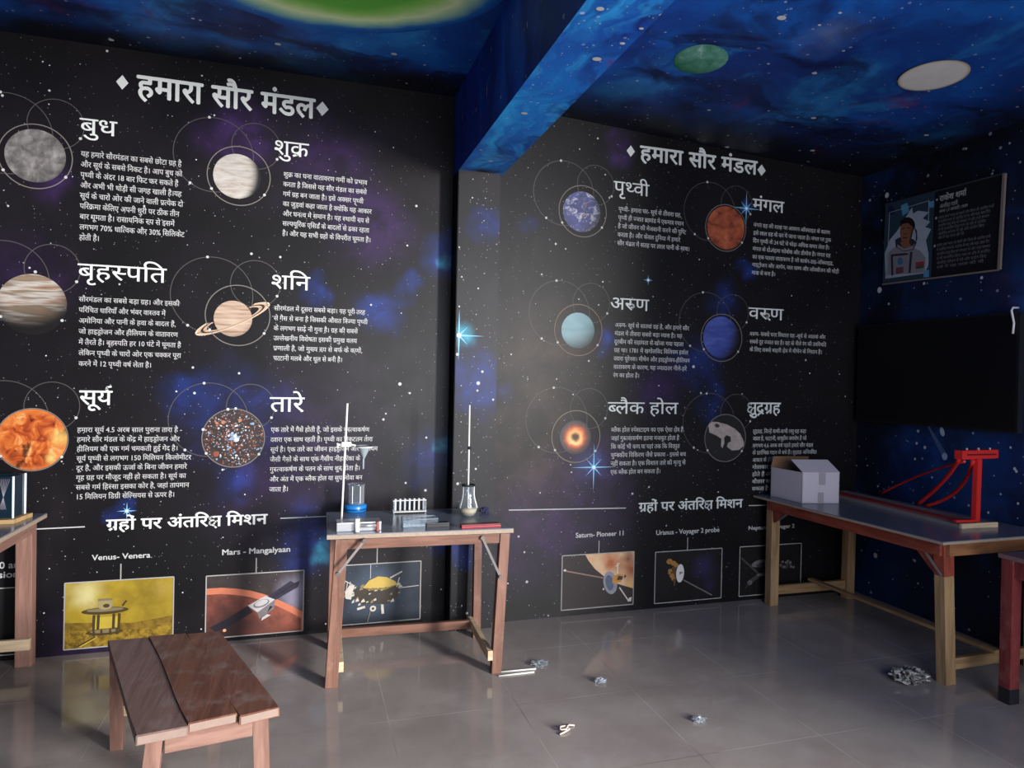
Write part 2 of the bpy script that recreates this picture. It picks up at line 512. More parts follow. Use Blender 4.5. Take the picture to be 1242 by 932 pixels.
def paint(c1, c2, c3, c4): return [((1.4, 1.4, 1.4), .42, .68, c1, .9), ((2.6, 1.2, 2.0), .50, .72, c2, .8), ((3.5, 2.5, 3.0), .60, .76, c3, .7), ((1.0, 2.2, 1.3), .52, .66, c4, .85)]
def cspots(lst): return [((x, y, 3.25), r, c, st) for x, y, r, c, st in lst]
M_CEIL_L = nebula('painted galaxy ceiling left', S(18, 72, 156), cspots([(-1.2, 4.1, .7, BLK, 1.1), (-.3, 4.15, .55, BLK, 1.1), (.5, 4.15, .45, BLK, 1.1), (.2, 3.3, .5, S(16, 60, 130), .8)]),
                  streak=paint(S(22, 104, 190), S(46, 138, 206), S(100, 34, 92), S(14, 18, 60)), border=(3.75, 4.12), base2=S(20, 54, 124), star_scale=14, rough=.5, spec=.35)
M_CEIL_R = nebula('painted galaxy ceiling right', S(16, 58, 134), cspots([(1.6, 4.1, .6, BLK, 1.3), (2.3, 4.05, .5, BLK, 1.3), (3.1, 4.05, .6, BLK, 1.3), (3.9, 3.6, .8, BLK, 1.3), (3.9, 2.6, .5, BLK, .8), (2.2, 3.4, .4, S(16, 50, 110), .8), (2.7, 3.0, .5, S(14, 48, 112), .8), (2.35, 2.62, .22, S(120, 130, 150), .55)]),
                  streak=paint(S(20, 92, 178), S(42, 126, 192), S(104, 34, 88), S(14, 16, 54)), border=(3.25, 4.0, 3.3, 4.1), base2=S(18, 44, 110), star_scale=14, rough=.5, spec=.35)
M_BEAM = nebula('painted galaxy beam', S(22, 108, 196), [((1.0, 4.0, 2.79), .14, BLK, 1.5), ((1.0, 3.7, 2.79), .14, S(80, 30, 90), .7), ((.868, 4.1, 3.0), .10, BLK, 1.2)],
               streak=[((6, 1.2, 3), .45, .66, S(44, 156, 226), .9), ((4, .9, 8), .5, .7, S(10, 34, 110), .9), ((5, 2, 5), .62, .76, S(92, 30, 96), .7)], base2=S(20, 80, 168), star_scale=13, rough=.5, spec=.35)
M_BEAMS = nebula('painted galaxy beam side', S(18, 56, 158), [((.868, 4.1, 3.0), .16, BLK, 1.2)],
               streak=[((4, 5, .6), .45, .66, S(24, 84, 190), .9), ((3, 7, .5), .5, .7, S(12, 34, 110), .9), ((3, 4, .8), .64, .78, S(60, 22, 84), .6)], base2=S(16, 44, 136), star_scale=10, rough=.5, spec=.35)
M_WALL_X = nebula('painted galaxy right wall', S(10, 22, 46), [((XW, 3.4, 3.05), .75, BLK, 2.0), ((XW, 2.6, 3.2), .6, BLK, 1.6), ((XW, 4.0, 2.6), .5, BLK, 1.8), ((XW, 2.7, 2.1), .4, S(34, 74, 140), 1.2), ((XW, 3.4, 1.05), .6, S(22, 58, 118), 1.2), ((XW, 2.9, 1.1), .4, S(18, 46, 104), .8),
               ((XW, 3.9, 1.9), .5, BLK, .9), ((XW, 4.05, .9), .25, BLK, 1), ((XW, 3.0, .1), .5, BLK, .8), ((XW, 2.75, 1.2), .14, S(60, 24, 40), .8), ((XW, 3.0, 2.1), .16, S(60, 20, 50), .5)],
               streak=paint(S(13, 38, 80), S(20, 46, 92), S(44, 18, 36), S(9, 12, 30)), base2=S(10, 15, 30), star_scale=11, rough=.5, spec=.3)

def wash(name, base, base2, spots, nscale=8, warp=.03):
    """soft printed backdrop: two mottled tones and soft-edged patches, no stars"""
    m, n, b = newmat(name, .45, .3)
    c = n.coord()
    nz = n.node('ShaderNodeTexNoise'); n.put(nz.inputs['Vector'], c); nz.inputs['Scale'].default_value = 9; nz.inputs['Detail'].default_value = 4
    sc = n.node('ShaderNodeVectorMath', operation='SCALE'); n.put(sc.inputs[0], n.vmath('SUBTRACT', nz.outputs['Color'], (.5, .5, .5))); sc.inputs['Scale'].default_value = warp * 4
    cw = n.vmath('ADD', c, sc.outputs[0])
    col = n.mix(n.mapr(n.noise(cw, nscale, 5, .62), .36, .64, 0, 1), base, base2)
    for p_, r, cc, st in spots:
        col = n.mix(n.mapr(n.vmath('DISTANCE', cw, p_), 0, r, st, 0), col, cc)
    n.put(b.inputs['Base Color'], col)
    return m

def floor_mat():
    m, n, b = newmat('grey vitrified tile floor', 0.16, 0.5)
    c = n.coord(); s = n.node('ShaderNodeSeparateXYZ'); n.put(s.inputs[0], c)
    def joint(v, off):
        f = n.math('FRACT', n.math('DIVIDE', n.math('ADD', v, off), 0.6))
        return n.math('LESS_THAN', n.math('ABSOLUTE', n.math('SUBTRACT', f, 0.5)), 0.0022)
    jx = joint(s.outputs[0], 60 - .385 + .3); jy = joint(s.outputs[1], 60 - 3.008 + .3)
    j = n.math('MAXIMUM', jx, jy)
    f1 = n.noise(c, 2.2, 5, 0.6); f2 = n.noise(n.scale(c, (2, 3, 2), (0, 0, .6)), 1.0, 6, 0.7)
    col = n.mix(n.mapr(f1, .3, .7, 0, 1), S(132, 122, 118), S(148, 140, 135))
    col = n.mix(n.mapr(f2, .5, .75, 0, .45), col, S(158, 152, 147))
    d = n.noise(c, 60, 2, .5)
    col = n.mix(n.mapr(d, .72, .78, 0, .5), col, S(170, 165, 160))
    jc = n.mix(n.mapr(n.noise(c, 1.7, 3), .4, .6, 0, 1), S(70, 62, 60), S(176, 172, 168))
    col = n.mix(n.math('MULTIPLY', j, 0.75), col, jc)
    n.put(b.inputs['Base Color'], col)
    n.put(b.inputs['Roughness'], n.math('ADD', n.mapr(f2, .35, .75, .06, .22), n.math('MULTIPLY', j, .3)))
    return m
M_FLOOR = floor_mat()
M_PLAIN = flat('dark blue painted wall', S(16, 26, 60), .6, .3)

# ------------------------------------------------------------------ room shell
XL, YB, YR_ = -3.3, -1.3, -1.3
def slab(name, lo, hi, m, label=None):
    return struct(MB().box(lo, hi).build(name, m), label)
floor = slab('floor', (XL - .1, YB - 3.4, -.1), (XW + 2.4, YL + .1, 0), M_FLOOR)
wall_back = slab('wall_back', (XL - .1, YL, 0), (PX0 + .1, YL + .12, 3.45), M_WALL_L, 'black starry wallpaper wall with planet texts left of the beam')
wall_bay = slab('wall_back_right', (PX1 - .1, YR, 0), (XW + .12, YR + .2, 3.45), M_WALL_R, 'black starry wallpaper wall with planet texts right of the beam')
b = MB(); b.box((PX0, YP, 0), (PX1, YL + .1, BZ)); pillar = struct(b.build('trim_1', M_PILLAR), 'shallow wallpapered pillar below the blue beam')
pillar_side = MB().box((PX0 - .004, YP + .004, 0), (PX0 + .001, YL, BZ), flat('matt black side strip', S(9, 9, 11), .6, .2)).build('side_strip', None, pillar, 'black strip down the pillar side')  # thin black sheet covering the pillar's left side face
b = MB()
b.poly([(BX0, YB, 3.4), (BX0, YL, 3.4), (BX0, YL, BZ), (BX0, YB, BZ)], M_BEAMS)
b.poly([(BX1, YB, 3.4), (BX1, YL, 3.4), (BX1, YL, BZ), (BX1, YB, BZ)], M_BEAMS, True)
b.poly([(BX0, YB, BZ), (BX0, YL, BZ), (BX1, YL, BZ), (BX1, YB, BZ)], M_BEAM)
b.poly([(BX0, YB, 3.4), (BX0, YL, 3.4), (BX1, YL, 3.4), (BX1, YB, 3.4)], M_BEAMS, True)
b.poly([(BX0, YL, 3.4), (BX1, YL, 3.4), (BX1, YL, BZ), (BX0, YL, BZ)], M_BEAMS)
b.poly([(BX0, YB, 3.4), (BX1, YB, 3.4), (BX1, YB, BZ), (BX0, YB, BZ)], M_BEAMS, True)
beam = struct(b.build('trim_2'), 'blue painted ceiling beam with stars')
ceil = slab('ceiling', (XL - .1, YB - .1, 3.288), (BX0 + .05, YL + .1, 3.42), M_CEIL_L, 'blue galaxy painted ceiling left of the beam')
b = MB()
zc = lambda x: 3.252 - 0.054 * (x - 1.142)
b.prism([(BX1 - .05, YB - .1, zc(BX1 - .05)), (XW + .12, YB - .1, zc(XW + .12)), (XW + .12, YB - .1, 3.42), (BX1 - .05, YB - .1, 3.42)], (0, YL + .2 - YB, 0))
ceil_r = struct(b.build('ceiling_right', M_CEIL_R), 'blue galaxy painted ceiling right of the beam')
b = MB()
b.box((XW, -1.3, 0), (XW + .12, YL + .2, 3.45))
wall_x = struct(b.build('wall_right', M_WALL_X), 'dark blue galaxy painted wall with the black screen')
slab('wall_left', (XL - .1, YB - .1, 0), (XL, YL + .1, 3.45), M_PLAIN)
b = MB(); b.box((XL, YR_ - .12, 0), (-.5, YR_, 3.45)); b.box((-.5, YR_ - .12, 3.15), (XW + .12, YR_, 3.45))
struct(b.build('wall_rear', M_PLAIN))

# ------------------------------------------------------------------ wall prints: lettering
INK = flat('off white print', S(206, 208, 206), .5, .3, var=.03)
INK2 = flat('soft white print', S(178, 178, 178), .5, .3, var=.03)
LINE = flat('pale grey print line', S(150, 148, 145), .5, .3, var=.05)
FAINT = flat('faint grey print line', S(72, 68, 68), .5, .3, var=.1)
RINGC = flat('grey ring print', S(110, 104, 100), .5, .3, var=.1)
def plane_y(Y): return lambda u, v, l: (u, Y - l, v)
PL, PR = plane_y(YL), plane_y(YR)

def T(par, Y, name, label, items, off=.012, res=4, ink=None, track=0.0):
    """items: (text, x left, y headline, x right, y baseline) measured on the wall"""
    sh = Sheet(plane_y(Y))
    for t, xl, yt, xr, yb in items:
        a = at_y(xl, yt, Y); c = at_y(xl, yb, Y); d = at_y(xr, yt, Y)
        sh.text(Line(t, off, res, track), a.x, c.z, d.x, a.z - c.z, ink or INK)
    return sh, lambda: sh.build(name, par, label)

def heading(par, Y, t, xl, yt, xr, yb, off=.004):
    T(par, Y, 'heading', 'white heading over a planet paragraph', [(t, xl, yt, xr, yb)], off, 4)[1]()
def para(par, Y, first, last, rights, h, lines):
    n = len(lines); it = []
    for i, (t, xr) in enumerate(zip(lines, rights)):
        k = i / max(1, n - 1)
        xl = first[0] + (last[0] - first[0]) * k; yt = first[1] + (last[1] - first[1]) * k
        it.append((t, xl, yt, xr, yt + h * .86))
    T(par, Y, 'paragraph', 'small white printed paragraph', it, .008, 2, INK2)[1]()

def title(par, Y, box, dia, dw, dh):
    sh, fin = T(par, Y, 'title', 'bold white title between two diamonds', [("हमारा सौर मंडल",) + box], .024, 5, None, .02)
    for x, y in dia:
        c = at_y(x, y, Y); r = at_y(x + dw, y, Y).x - c.x; q = c.z - at_y(x, y + dh, Y).z
        sh.poly([(c.x - r, c.z), (c.x, c.z - q), (c.x + r, c.z), (c.x, c.z + q)], INK)
    fin()
title(wall_back, YL, (166.7, 91.5, 383, 116.5), ((148.4, 100), (391, 132)), 7.5, 8.8)
title(wall_bay, YR, (776.7, 177, 919, 194), ((765, 183.5), (923.6, 206.6)), 5.0, 7.0)
def section(par, Y, box, lines, off=.02):
    sh, fin = T(par, Y, 'section_title', 'white section title with thin rules', [("ग्रहों पर अंतरिक्ष मिशन",) + box], off, 4)
    for x0, y0, x1, y1 in lines:
        a = at_y(x0, y0, Y); c = at_y(x1, y1, Y); sh.seg((a.x, a.z), (c.x, c.z), .006, INK2)
    fin()
section(wall_back, YL, (129, 631, 324, 643.5), ((-40, 646, 103, 639.2), (340, 629, 397, 626.5)))
section(wall_bay, YR, (774.8, 610.6, 900.4, 620.8), ((617, 619, 759, 616.5), (908, 613.5, 960, 612.3)))

heading(wall_back, YL, "बुध", 97, 143, 142, 161)
heading(wall_back, YL, "शुक्र", 332, 170, 374.5, 187)
heading(wall_back, YL, "बृहस्पति", 94.5, 319.7, 202, 337.5)
heading(wall_back, YL, "शनि", 328.5, 333.5, 376, 350)
heading(wall_back, YL, "सूर्य", 96.6, 474, 136, 491, .012)
heading(wall_back, YL, "तारे", 327.6, 482, 369, 499.5)
heading(wall_bay, YR, "पृथ्वी", 744.5, 219.5, 787.4, 234)
heading(wall_bay, YR, "मंगल", 913, 241, 951, 254.5, .012)
heading(wall_bay, YR, "अरुण", 740, 361, 787, 375)
heading(wall_bay, YR, "वरूण", 908, 373, 950, 386.5)
heading(wall_bay, YR, "ब्लैक होल", 737.4, 488, 822.3, 502)
heading(wall_bay, YR, "क्षुद्रग्रह", 905.7, 488.5, 946.5, 501.5, .016)

para(wall_back, YL, (98.3, 183.6), (96.3, 285), (220.5, 221.3, 216.6, 220.5, 222.4, 217.7, 212, 224, 120.8), 7.0,
     ("यह हमारे सौरमंडल का सबसे छोटा ग्रह है", "और सूर्य के सबसे निकट है। आप बुध को", "पृथ्वी के अंदर 18 बार फिट कर सकते हैं",
      "और अभी भी थोड़ी सी जगह खाली है।यह", "सूर्य के चारों ओर की जाने वाली प्रत्येक दो", "परिक्रमा केलिए अपनी धुरी पर ठीक तीन",
      "बार घूमता है। रासायनिक रूप से इसमें", "लगभग 70% धात्विक और 30% सिलिकेट", "होती है।"))
para(wall_back, YL, (343.8, 208.8), (342.5, 280.4), (445.5, 445, 441, 451, 448, 448, 450), 6.2,
     ("शुक्र का घना वातावरण गर्मी को प्रभाव", "करता है जिससे यह सौर मंडल का सबसे", "गर्म ग्रह बन जाता है। इसे अक्सर पृथ्वी",
      "का जुड़वां कहा जाता है क्योंकि यह आकार", "और घनत्व में समान है। यह स्थायी रूप से", "सल्फ्यूरिक एसिड के बादलों से ढका रहता", "है। और यह सभी ग्रहों के विपरीत घूमता है।"))
para(wall_back, YL, (95.8, 360.2), (95.4, 438.5), (218, 201, 213.5, 216, 219.7, 219.7, 184), 6.4,
     ("सौरमंडल का सबसे बड़ा ग्रह। और इसकी", "परिचित धारियाँ और भंवर वास्तव में", "अमोनिया और पानी के हवा के बादल हैं,",
      "जो हाइड्रोजन और हीलियम के वातावरण", "में तैरते हैं। बृहस्पति हर 10 घंटे में घूमता है", "लेकिन पृथ्वी के चारों ओर एक चक्कर पूरा", "करने में 12 पृथ्वी वर्ष लेता है।"))
para(wall_back, YL, (332.4, 371.4), (331.4, 432), (443, 446, 434, 433, 439.6, 415.5), 6.0,
     ("सौरमंडल में दूसरा सबसे बड़ा। यह पूरी तरह", "से गैस से बना है जिसकी औसत त्रिज्या पृथ्वी", "के लगभग साढ़े नौ गुना है। ग्रह की सबसे",
      "उल्लेखनीय विशेषता इसकी प्रमुख वलय", "प्रणाली है, जो मुख्य रूप से बर्फ के कणों,", "चट्टानी मलबे और धूल से बनी है।"))
para(wall_back, YL, (93.7, 519), (91.8, 600.5), (221, 218, 216, 232, 226.7, 225.7, 229.4, 212), 6.4,
     ("हमारा सूर्य 4.5 अरब साल पुराना तारा है -", "हमारे सौर मंडल के केंद्र में हाइड्रोजन और", "हीलियम की एक गर्म चमकती हुई गेंद है।",
      "सूर्य पृथ्वी से लगभग 150 मिलियन किलोमीटर", "दूर है, और इसकी ऊर्जा के बिना जीवन हमारे", "गृह ग्रह पर मौजूद नहीं हो सकता है। सूर्य का",
      "सबसे गर्म हिस्सा इसका कोर है, जहां तापमान", "15 मिलियन डिग्री सेल्सियस से ऊपर है।"))
para(wall_back, YL, (328.6, 519), (326.6, 591.4), (448, 451.8, 458, 436.8, 436.8, 439.3, 349.8), 6.0,
     ("एक तारे में गैसें होती हैं, जो इसके गुरुत्वाकर्षण", "द्वारा एक साथ रहती हैं। पृथ्वी का निकटतम तारा", "सूर्य है। एक तारे का जीवन हाइड्रोजन और हीलियम",
      "जैसी गैसों के साथ एक गैसीय नीहारिका के", "गुरुत्वाकर्षण के पतन के साथ शुरू होता है।", "और अंत में एक ब्लैक होल या सुपरनोवा बन", "जाता है।"))
para(wall_bay, YR, (750.2, 251.2), (748.6, 292.5), (826.4, 829.2, 832.2, 825, 836.6), 5.6,
     ("पृथ्वी- हमारा घर- सूर्य से तीसरा ग्रह,", "पृथ्वी ही ज्ञात ब्रह्मांड में एकमात्र स्थान", "है जो जीवन की मेजबानी करने की पुष्टि",
      "करता है। और केवल दुनिया में हमारे", "सौर मंडल में सतह पर तरल पानी के साथ।"))
para(wall_bay, YR, (913.9, 270.7), (911.7, 328.7), (1006.6, 1007.9, 1006, 1007.3, 1010.6, 1017.4, 940.4), 5.0,
     ("मंगल ग्रह की सतह पर आयरन ऑक्साइड के कारण", "इसे लाल ग्रह के रूप में जाना जाता है। मंगल पर एक", "दिन पृथ्वी के 24 घंटे से थोड़ा अधिक समय लेता है।",
      "मंगल के दो चंद्रमा फोबोस और डीमोस हैं। मंगल ग्रह", "का एक पतला वातावरण है जो कार्बन-डाइ-ऑक्साइड,", "नाइट्रोजन और आर्गन, जल वाष्प और ऑक्सीजन की थोड़ी", "मात्रा से बना है।"))
para(wall_bay, YR, (745.8, 392), (743.6, 453), (835.7, 827.2, 829, 834.5, 836.6, 832.7, 775.5), 5.4,
     ("अरुण- सूर्य से सातवां ग्रह है, और हमारे सौर", "मंडल में तीसरा सबसे बड़ा व्यास है। यह", "दूरबीन की सहायता से खोजा गया पहला",
      "ग्रह था। 1781 में खगोलविद विलियम हर्शल", "द्वारा यूरेनस। मीथेन और हाइड्रोजन-हीलियम", "वातावरण के कारण, यह ज्यादातर नीले-हरे", "रंग का होता है।"))
para(wall_bay, YR, (909.3, 402.9), (909, 422), (1001, 1002, 997), 5.0,
     ("वरुण- सबसे घना विशाल ग्रह -सूर्य से आठवां और", "सबसे दूर ज्ञात ग्रह है। ग्रह के नीले रंग की उपस्थिति", "के लिए सबसे बाहरी क्षेत्र में मीथेन के निशान हैं।"))
para(wall_bay, YR, (741.3, 519.3), (740.4, 570.7), (828.7, 823.7, 824.2, 831.8, 831.3, 801.2), 5.6,
     ("ब्लैक होल स्पेसटाइम का एक ऐसा क्षेत्र है", "जहां गुरुत्वाकर्षण इतना मजबूत होता है", "कि कोई भी कण या यहां तक कि विद्युत",
      "चुम्बकीय विकिरण जैसे प्रकाश - इससे बच", "नहीं सकता है। एक विशाल तारे की मृत्यु से", "एक ब्लैक होल बन सकता है।"))
para(wall_bay, YR, (913, 521.4), (912, 591), (977.6, 978, 985.9, 990.3, 978, 960, 950, 946, 944), 5.0,
     ("क्षुद्रग्रह, जिन्हें कभी-कभी लघु ग्रह कहा", "जाता है, चट्टानी, वायुहीन अवशेष हैं जो", "लगभग 4.6 अरब वर्ष पहले हमारे सौर मंडल",
      "के प्रारंभिक गठन से बचे हैं। क्षुद्रग्रह अनियमित", "आकार के होते हैं, हालांकि कुछ लगभग", "गोलाकार होते हैं। अन्य", "होते हैं और कुछ", "बौछार करते हैं", "सकता है। गति"))

def caption(par, Y, t, xl, yt, xr, yb, off=.02):
    """Latin caption: headline y here is the capital height (0.73 em)"""
    sh = Sheet(plane_y(Y)); L = Line(t, off, 3)
    a = at_y(xl, yt, Y); c = at_y(xl, yb, Y); d = at_y(xr, yt, Y)
    sh.text(L, a.x, c.z, d.x, (a.z - c.z) * .622 / .70, INK2)
    sh.build('caption', par, 'white caption above a mission picture')
caption(wall_back, YL, "Venus- Venera", 111.6, 673.3, 182.5, 680)
caption(wall_back, YL, "Mars - Mangalyaan", 269, 666.8, 352.5, 673.6)
caption(wall_back, YL, "0 and", -1, 682, 31, 690)
caption(wall_back, YL, "sions", -2, 693.5, 29, 701.5)
caption(wall_bay, YR, "Saturn- Pioneer 11", 698, 646.6, 757.5, 652.5)
caption(wall_bay, YR, "Uranus - Voyager 2 probe", 795.5, 643.5, 872.5, 649.3)
caption(wall_bay, YR, "Neptune- Voyager 2", 907.5, 638.4, 963.5, 643.2)

# ------------------------------------------------------------------ wall prints: planets
def planet_mat(name, stops, scale=(2, 2, 2), rot=0.0, det=5, light=(-.4, .4), term=(-.9, .4), dark=(0.03, 0.025, 0.03, 1), rough=.6, dist=.4, extra=None):
    m, n, b = newmat(name, .45, .4)
    c = n.coord()
    t = n.noise(n.scale(c, scale, (0, rot, 0)), 1.0, det, rough, dist)
    col = n.ramp(t, stops)
    if extra: col = extra(n, c, col)
    s = n.node('ShaderNodeSeparateXYZ'); n.put(s.inputs[0], c)
    d = n.math('ADD', n.math('MULTIPLY', s.outputs[0], light[0]), n.math('MULTIPLY', s.outputs[2], light[1]))
    r = n.vmath('LENGTH', c)
    d = n.math('SUBTRACT', d, n.math('MULTIPLY', n.math('POWER', r, 4.0), .22))
    col = n.mix(n.mapr(d, term[0], term[1], 1, 0), col, dark)
    n.put(b.inputs['Base Color'], n.mix(1.0, col, (.62, .62, .62, 1), 'MULTIPLY'))
    return m

def disc_obj(name, c, R, Y, m, par, label, lift=.0012, seg=72):
    b = MB(); b.poly([(math.cos(2 * PI * j / seg), 0, math.sin(2 * PI * j / seg)) for j in range(seg)])
    o = b.build(name, m, par, label); o.location = (c.x, Y - lift, c.z); o.scale = (R, R, R)
    return o

def planet(par, Y, ringbox, discbox, m, label, orbits=True, ring_w=.005, ring_m=None, ring=True):
    """ringbox/discbox: left, top, right, bottom as measured on the wall"""
    def circ(bx):
        cx_, cy_ = (bx[0] + bx[2]) / 2, (bx[1] + bx[3]) / 2
        l = at_y(bx[0], cy_, Y); r = at_y(bx[2], cy_, Y); t = at_y(cx_, bx[1], Y); q = at_y(cx_, bx[3], Y)
        return Vector(((l.x + r.x) / 2, Y, (t.z + q.z) / 2)), ((r.x - l.x) + (t.z - q.z)) / 4
    c, R = circ(ringbox)
    sh = Sheet(plane_y(Y))
    if ring: sh.ring(c.x, c.z, R, ring_w, ring_m or RINGC, .0030)
    if orbits:
        sh.ring(c.x - .80 * R, c.z + .63 * R, 1.25 * R, .004, FAINT, .0006)
        sh.ring(c.x + .53 * R, c.z + 1.08 * R, .78 * R, .004, FAINT, .0007)
        for k, (ox, oz, rr) in enumerate(((-.8, .63, 1.25), (-.8, .63, 1.25), (.53, 1.08, .78), (0, 0, 1), (0, 0, 1))):
            a = (1.7, 4.1, -.5, -2.6, -.6)[k]
            sh.disc(c.x + ox * R + rr * R * math.cos(a), c.z + oz * R + rr * R * math.sin(a), .008, .008, INK2, .0032, 0, 8)
    sh.build('orbit_lines', par, 'thin ring and faint orbit circles')
    if discbox:
        c2, R2 = circ(discbox)
        disc_obj('planet_print', c2, R2, Y, m, par, label)
        return c2, R2
    return c, R

g = lambda *a: S(*a)
planet(wall_back, YL, (-3, 151.5, 88.7, 228.3), (5, 157, 80.4, 221), planet_mat('mercury print', [(.3, g(84, 80, 80)), (.5, g(128, 124, 122)), (.72, g(178, 174, 172))], (2.6, 2.6, 2.6), term=(-1.2, -.35), dark=g(40, 38, 40)), 'grey cratered planet picture')
planet(wall_back, YL, (250.6, 178.6, 328.4, 248.7), (259, 186.4, 316, 241.5), planet_mat('venus print', [(.3, g(176, 158, 140)), (.5, g(206, 198, 190)), (.7, g(226, 220, 214))], (1.2, 1.2, 5), -.4, light=(-.62, .1), term=(-.75, -.28), dark=g(24, 22, 24)), 'cream banded planet picture')
planet(wall_back, YL, (-8, 330, 86, 402), (-5.5, 333.6, 82.7, 405), planet_mat('jupiter print', [(.32, g(120, 84, 66)), (.44, g(188, 160, 140)), (.5, g(214, 206, 198)), (.58, g(146, 128, 108)), (.7, g(168, 140, 116))], (.35, .35, 3.4), .45, 3, light=(-.12, .5), term=(-.50, .22), dark=g(22, 20, 20), dist=.15), 'large brown banded planet picture, dark below', ring=False)
cS, RS = planet(wall_back, YL, (248.4, 346.7, 328, 418.8), (257.6, 366.4, 307.5, 407), planet_mat('saturn print', [(.35, g(160, 128, 106)), (.5, g(204, 174, 150)), (.7, g(224, 200, 178))], (.5, .5, 7), .42, 3, light=(-.2, .4), term=(-.95, -.3), dark=g(92, 70, 56), dist=0), 'tan ringed planet picture')
sh = Sheet(PL)
rc1, rc2, rc3 = flat('saturn ring tan', g(176, 148, 124), .5, .3), flat('saturn ring gap', g(46, 38, 34), .5, .3), flat('saturn ring pale', g(206, 184, 162), .5, .3)
rt = .455
for rr, w, mm, lf in ((1.98, .30, rc1, .0018), (2.08, .10, rc3, .0020), (1.74, .05, rc2, .0020), (1.58, .20, rc1, .0018)):
    for a0, a1, dl in ((PI * 1.02, PI * 1.98, .0008), (PI * .0, PI * .27, 0), (PI * .73, PI, 0)):
        sh.ring(cS.x, cS.z, rr * RS, w * RS, mm, lf + dl, 40, rr * RS * .20, rt, a0, a1)
sh.build('ring_print', wall_back, 'tan planet rings')
def sunx(n, c, col):
    col = n.mix(n.mapr(n.vmath('LENGTH', c), .78, 1.0, 0, .6), col, g(240, 140, 70))
    d = n.mapr(n.noise(c, 1.9, 3, .5), .58, .68, 0, .9)
    col = n.mix(d, col, g(70, 26, 14))
    h = n.vmath('DISTANCE', c, (.80, 0, .05)); col = n.mix(n.mapr(h, 0, .45, .9, 0), col, g(250, 200, 110))
    h = n.vmath('DISTANCE', c, (.55, 0, -.62)); return n.mix(n.mapr(h, 0, .25, .9, 0), col, g(250, 220, 130))
planet(wall_back, YL, (-5, 495.5, 82.6, 571.5), (-4.5, 496.5, 81.6, 570.5), planet_mat('sun print', [(.32, g(86, 28, 12)), (.44, g(190, 78, 30)), (.56, g(236, 128, 54)), (.70, g(255, 214, 140))], (2.3, 2.3, 2.3), det=6, dist=.8, term=(-1.8, -1.2), dark=g(180, 90, 40), extra=sunx), 'orange sun picture')
cT, RT = planet(wall_back, YL, (244.5, 496.7, 321.4, 566.3), (245, 497.2, 321, 565.8), planet_mat('star cluster print', [(.3, g(36, 28, 30)), (.55, g(60, 42, 40)), (.75, g(92, 60, 52))], (3, 3, 3), term=(-2, -1.5)), 'dark round picture of a dense star cluster')
rng = random.Random(3)
sh = Sheet(PL)
cc = [flat('star dot ' + k, v, .5, .3, var=0) for k, v in (('white', g(196, 198, 204)), ('blue', g(122, 142, 172)), ('orange', g(162, 108, 80)), ('red', g(128, 66, 50)), ('grey', g(104, 96, 98)))]
for i in range(620):
    a = rng.random() * 2 * PI; q = math.sqrt(rng.random()) if i % 4 else rng.random() ** 2 * .5
    q *= .97; r = .0018 + .0035 * rng.random() ** 3
    sh.disc(cT.x + q * RT * math.cos(a), cT.z + q * RT * math.sin(a), r * 1.2, r * 1.2, rng.choice(cc), .002 + .0004 * rng.random(), rng.random(), 6)
for ii, (du, dv, r, k) in enumerate(((-.55, -.55, .016, 3), (-.35, .55, .011, 2), (.2, .62, .010, 2), (0, 0, .012, 1), (.1, -.05, .013, 0), (-.05, .12, .010, 1), (-.08, -.03, .009, 1), (.05, .07, .009, 0), (.16, .03, .007, 1), (-.16, .08, .006, 0), (.62, .5, .008, 1), (-.55, .52, .008, 2), (-.98, .30, .008, 0), (-.2, 1.0, .008, 0), (.05, 1.03, .007, 0))):
    sh.disc(cT.x + du * RT, cT.z + dv * RT, r, r, cc[k], .0026 + .0001 * ii, 0, 10)
sh.build('star_cluster_dots', wall_back, 'coloured star dots in the cluster picture')['kind'] = 'stuff'
def earthx(n, c, col):
    l = n.mapr(n.noise(n.scale(c, (1, 1, 1), loc=(.2, 0, .9)), 1.6, 4, .5), .52, .60, 0, 1)
    h = n.mapr(n.vmath('DISTANCE', c, (-.05, 0, .12)), .1, .6, 1, 0)
    col = n.mix(n.math('MULTIPLY', l, h), col, g(150, 110, 78))
    w = n.mapr(n.noise(n.scale(c, (2.2, 2.2, 3.2)), 1.0, 6, .65, 1.2), .50, .62, 0, .9)
    return n.mix(w, col, g(206, 206, 220))
planet(wall_bay, YR, (677.2, 226, 735.7, 287), (683, 232.3, 728, 281.8), planet_mat('earth print', [(.3, g(46, 52, 104)), (.6, g(74, 82, 148)), (.8, g(100, 106, 168))], (2, 2, 2), light=(-.5, .15), term=(-.85, -.1), dark=g(14, 14, 26), extra=earthx), 'blue and white earth picture')
planet(wall_bay, YR, (855.5, 248.4, 904.2, 305), (857.3, 250.8, 903, 302.4), planet_mat('mars print', [(.32, g(84, 36, 24)), (.46, g(164, 78, 50)), (.6, g(200, 104, 68)), (.75, g(222, 140, 100))], (1.5, 1.5, 2.2), .3, 5, light=(-.2, .3), term=(-1.0, -.45), dark=g(40, 18, 14)), 'rusty red planet picture')
planet(wall_bay, YR, (671.9, 369.9, 730.3, 431), (680.7, 379.6, 721, 422.5), planet_mat('uranus print', [(.3, g(120, 170, 182)), (.7, g(160, 200, 208))], (.6, .6, 1.5), .5, 1, light=(-.25, .45), term=(-.70, .18), dark=g(16, 52, 62)), 'pale turquoise planet picture', ring_m=flat('bronze ring print', g(124, 100, 84), .5, .3))
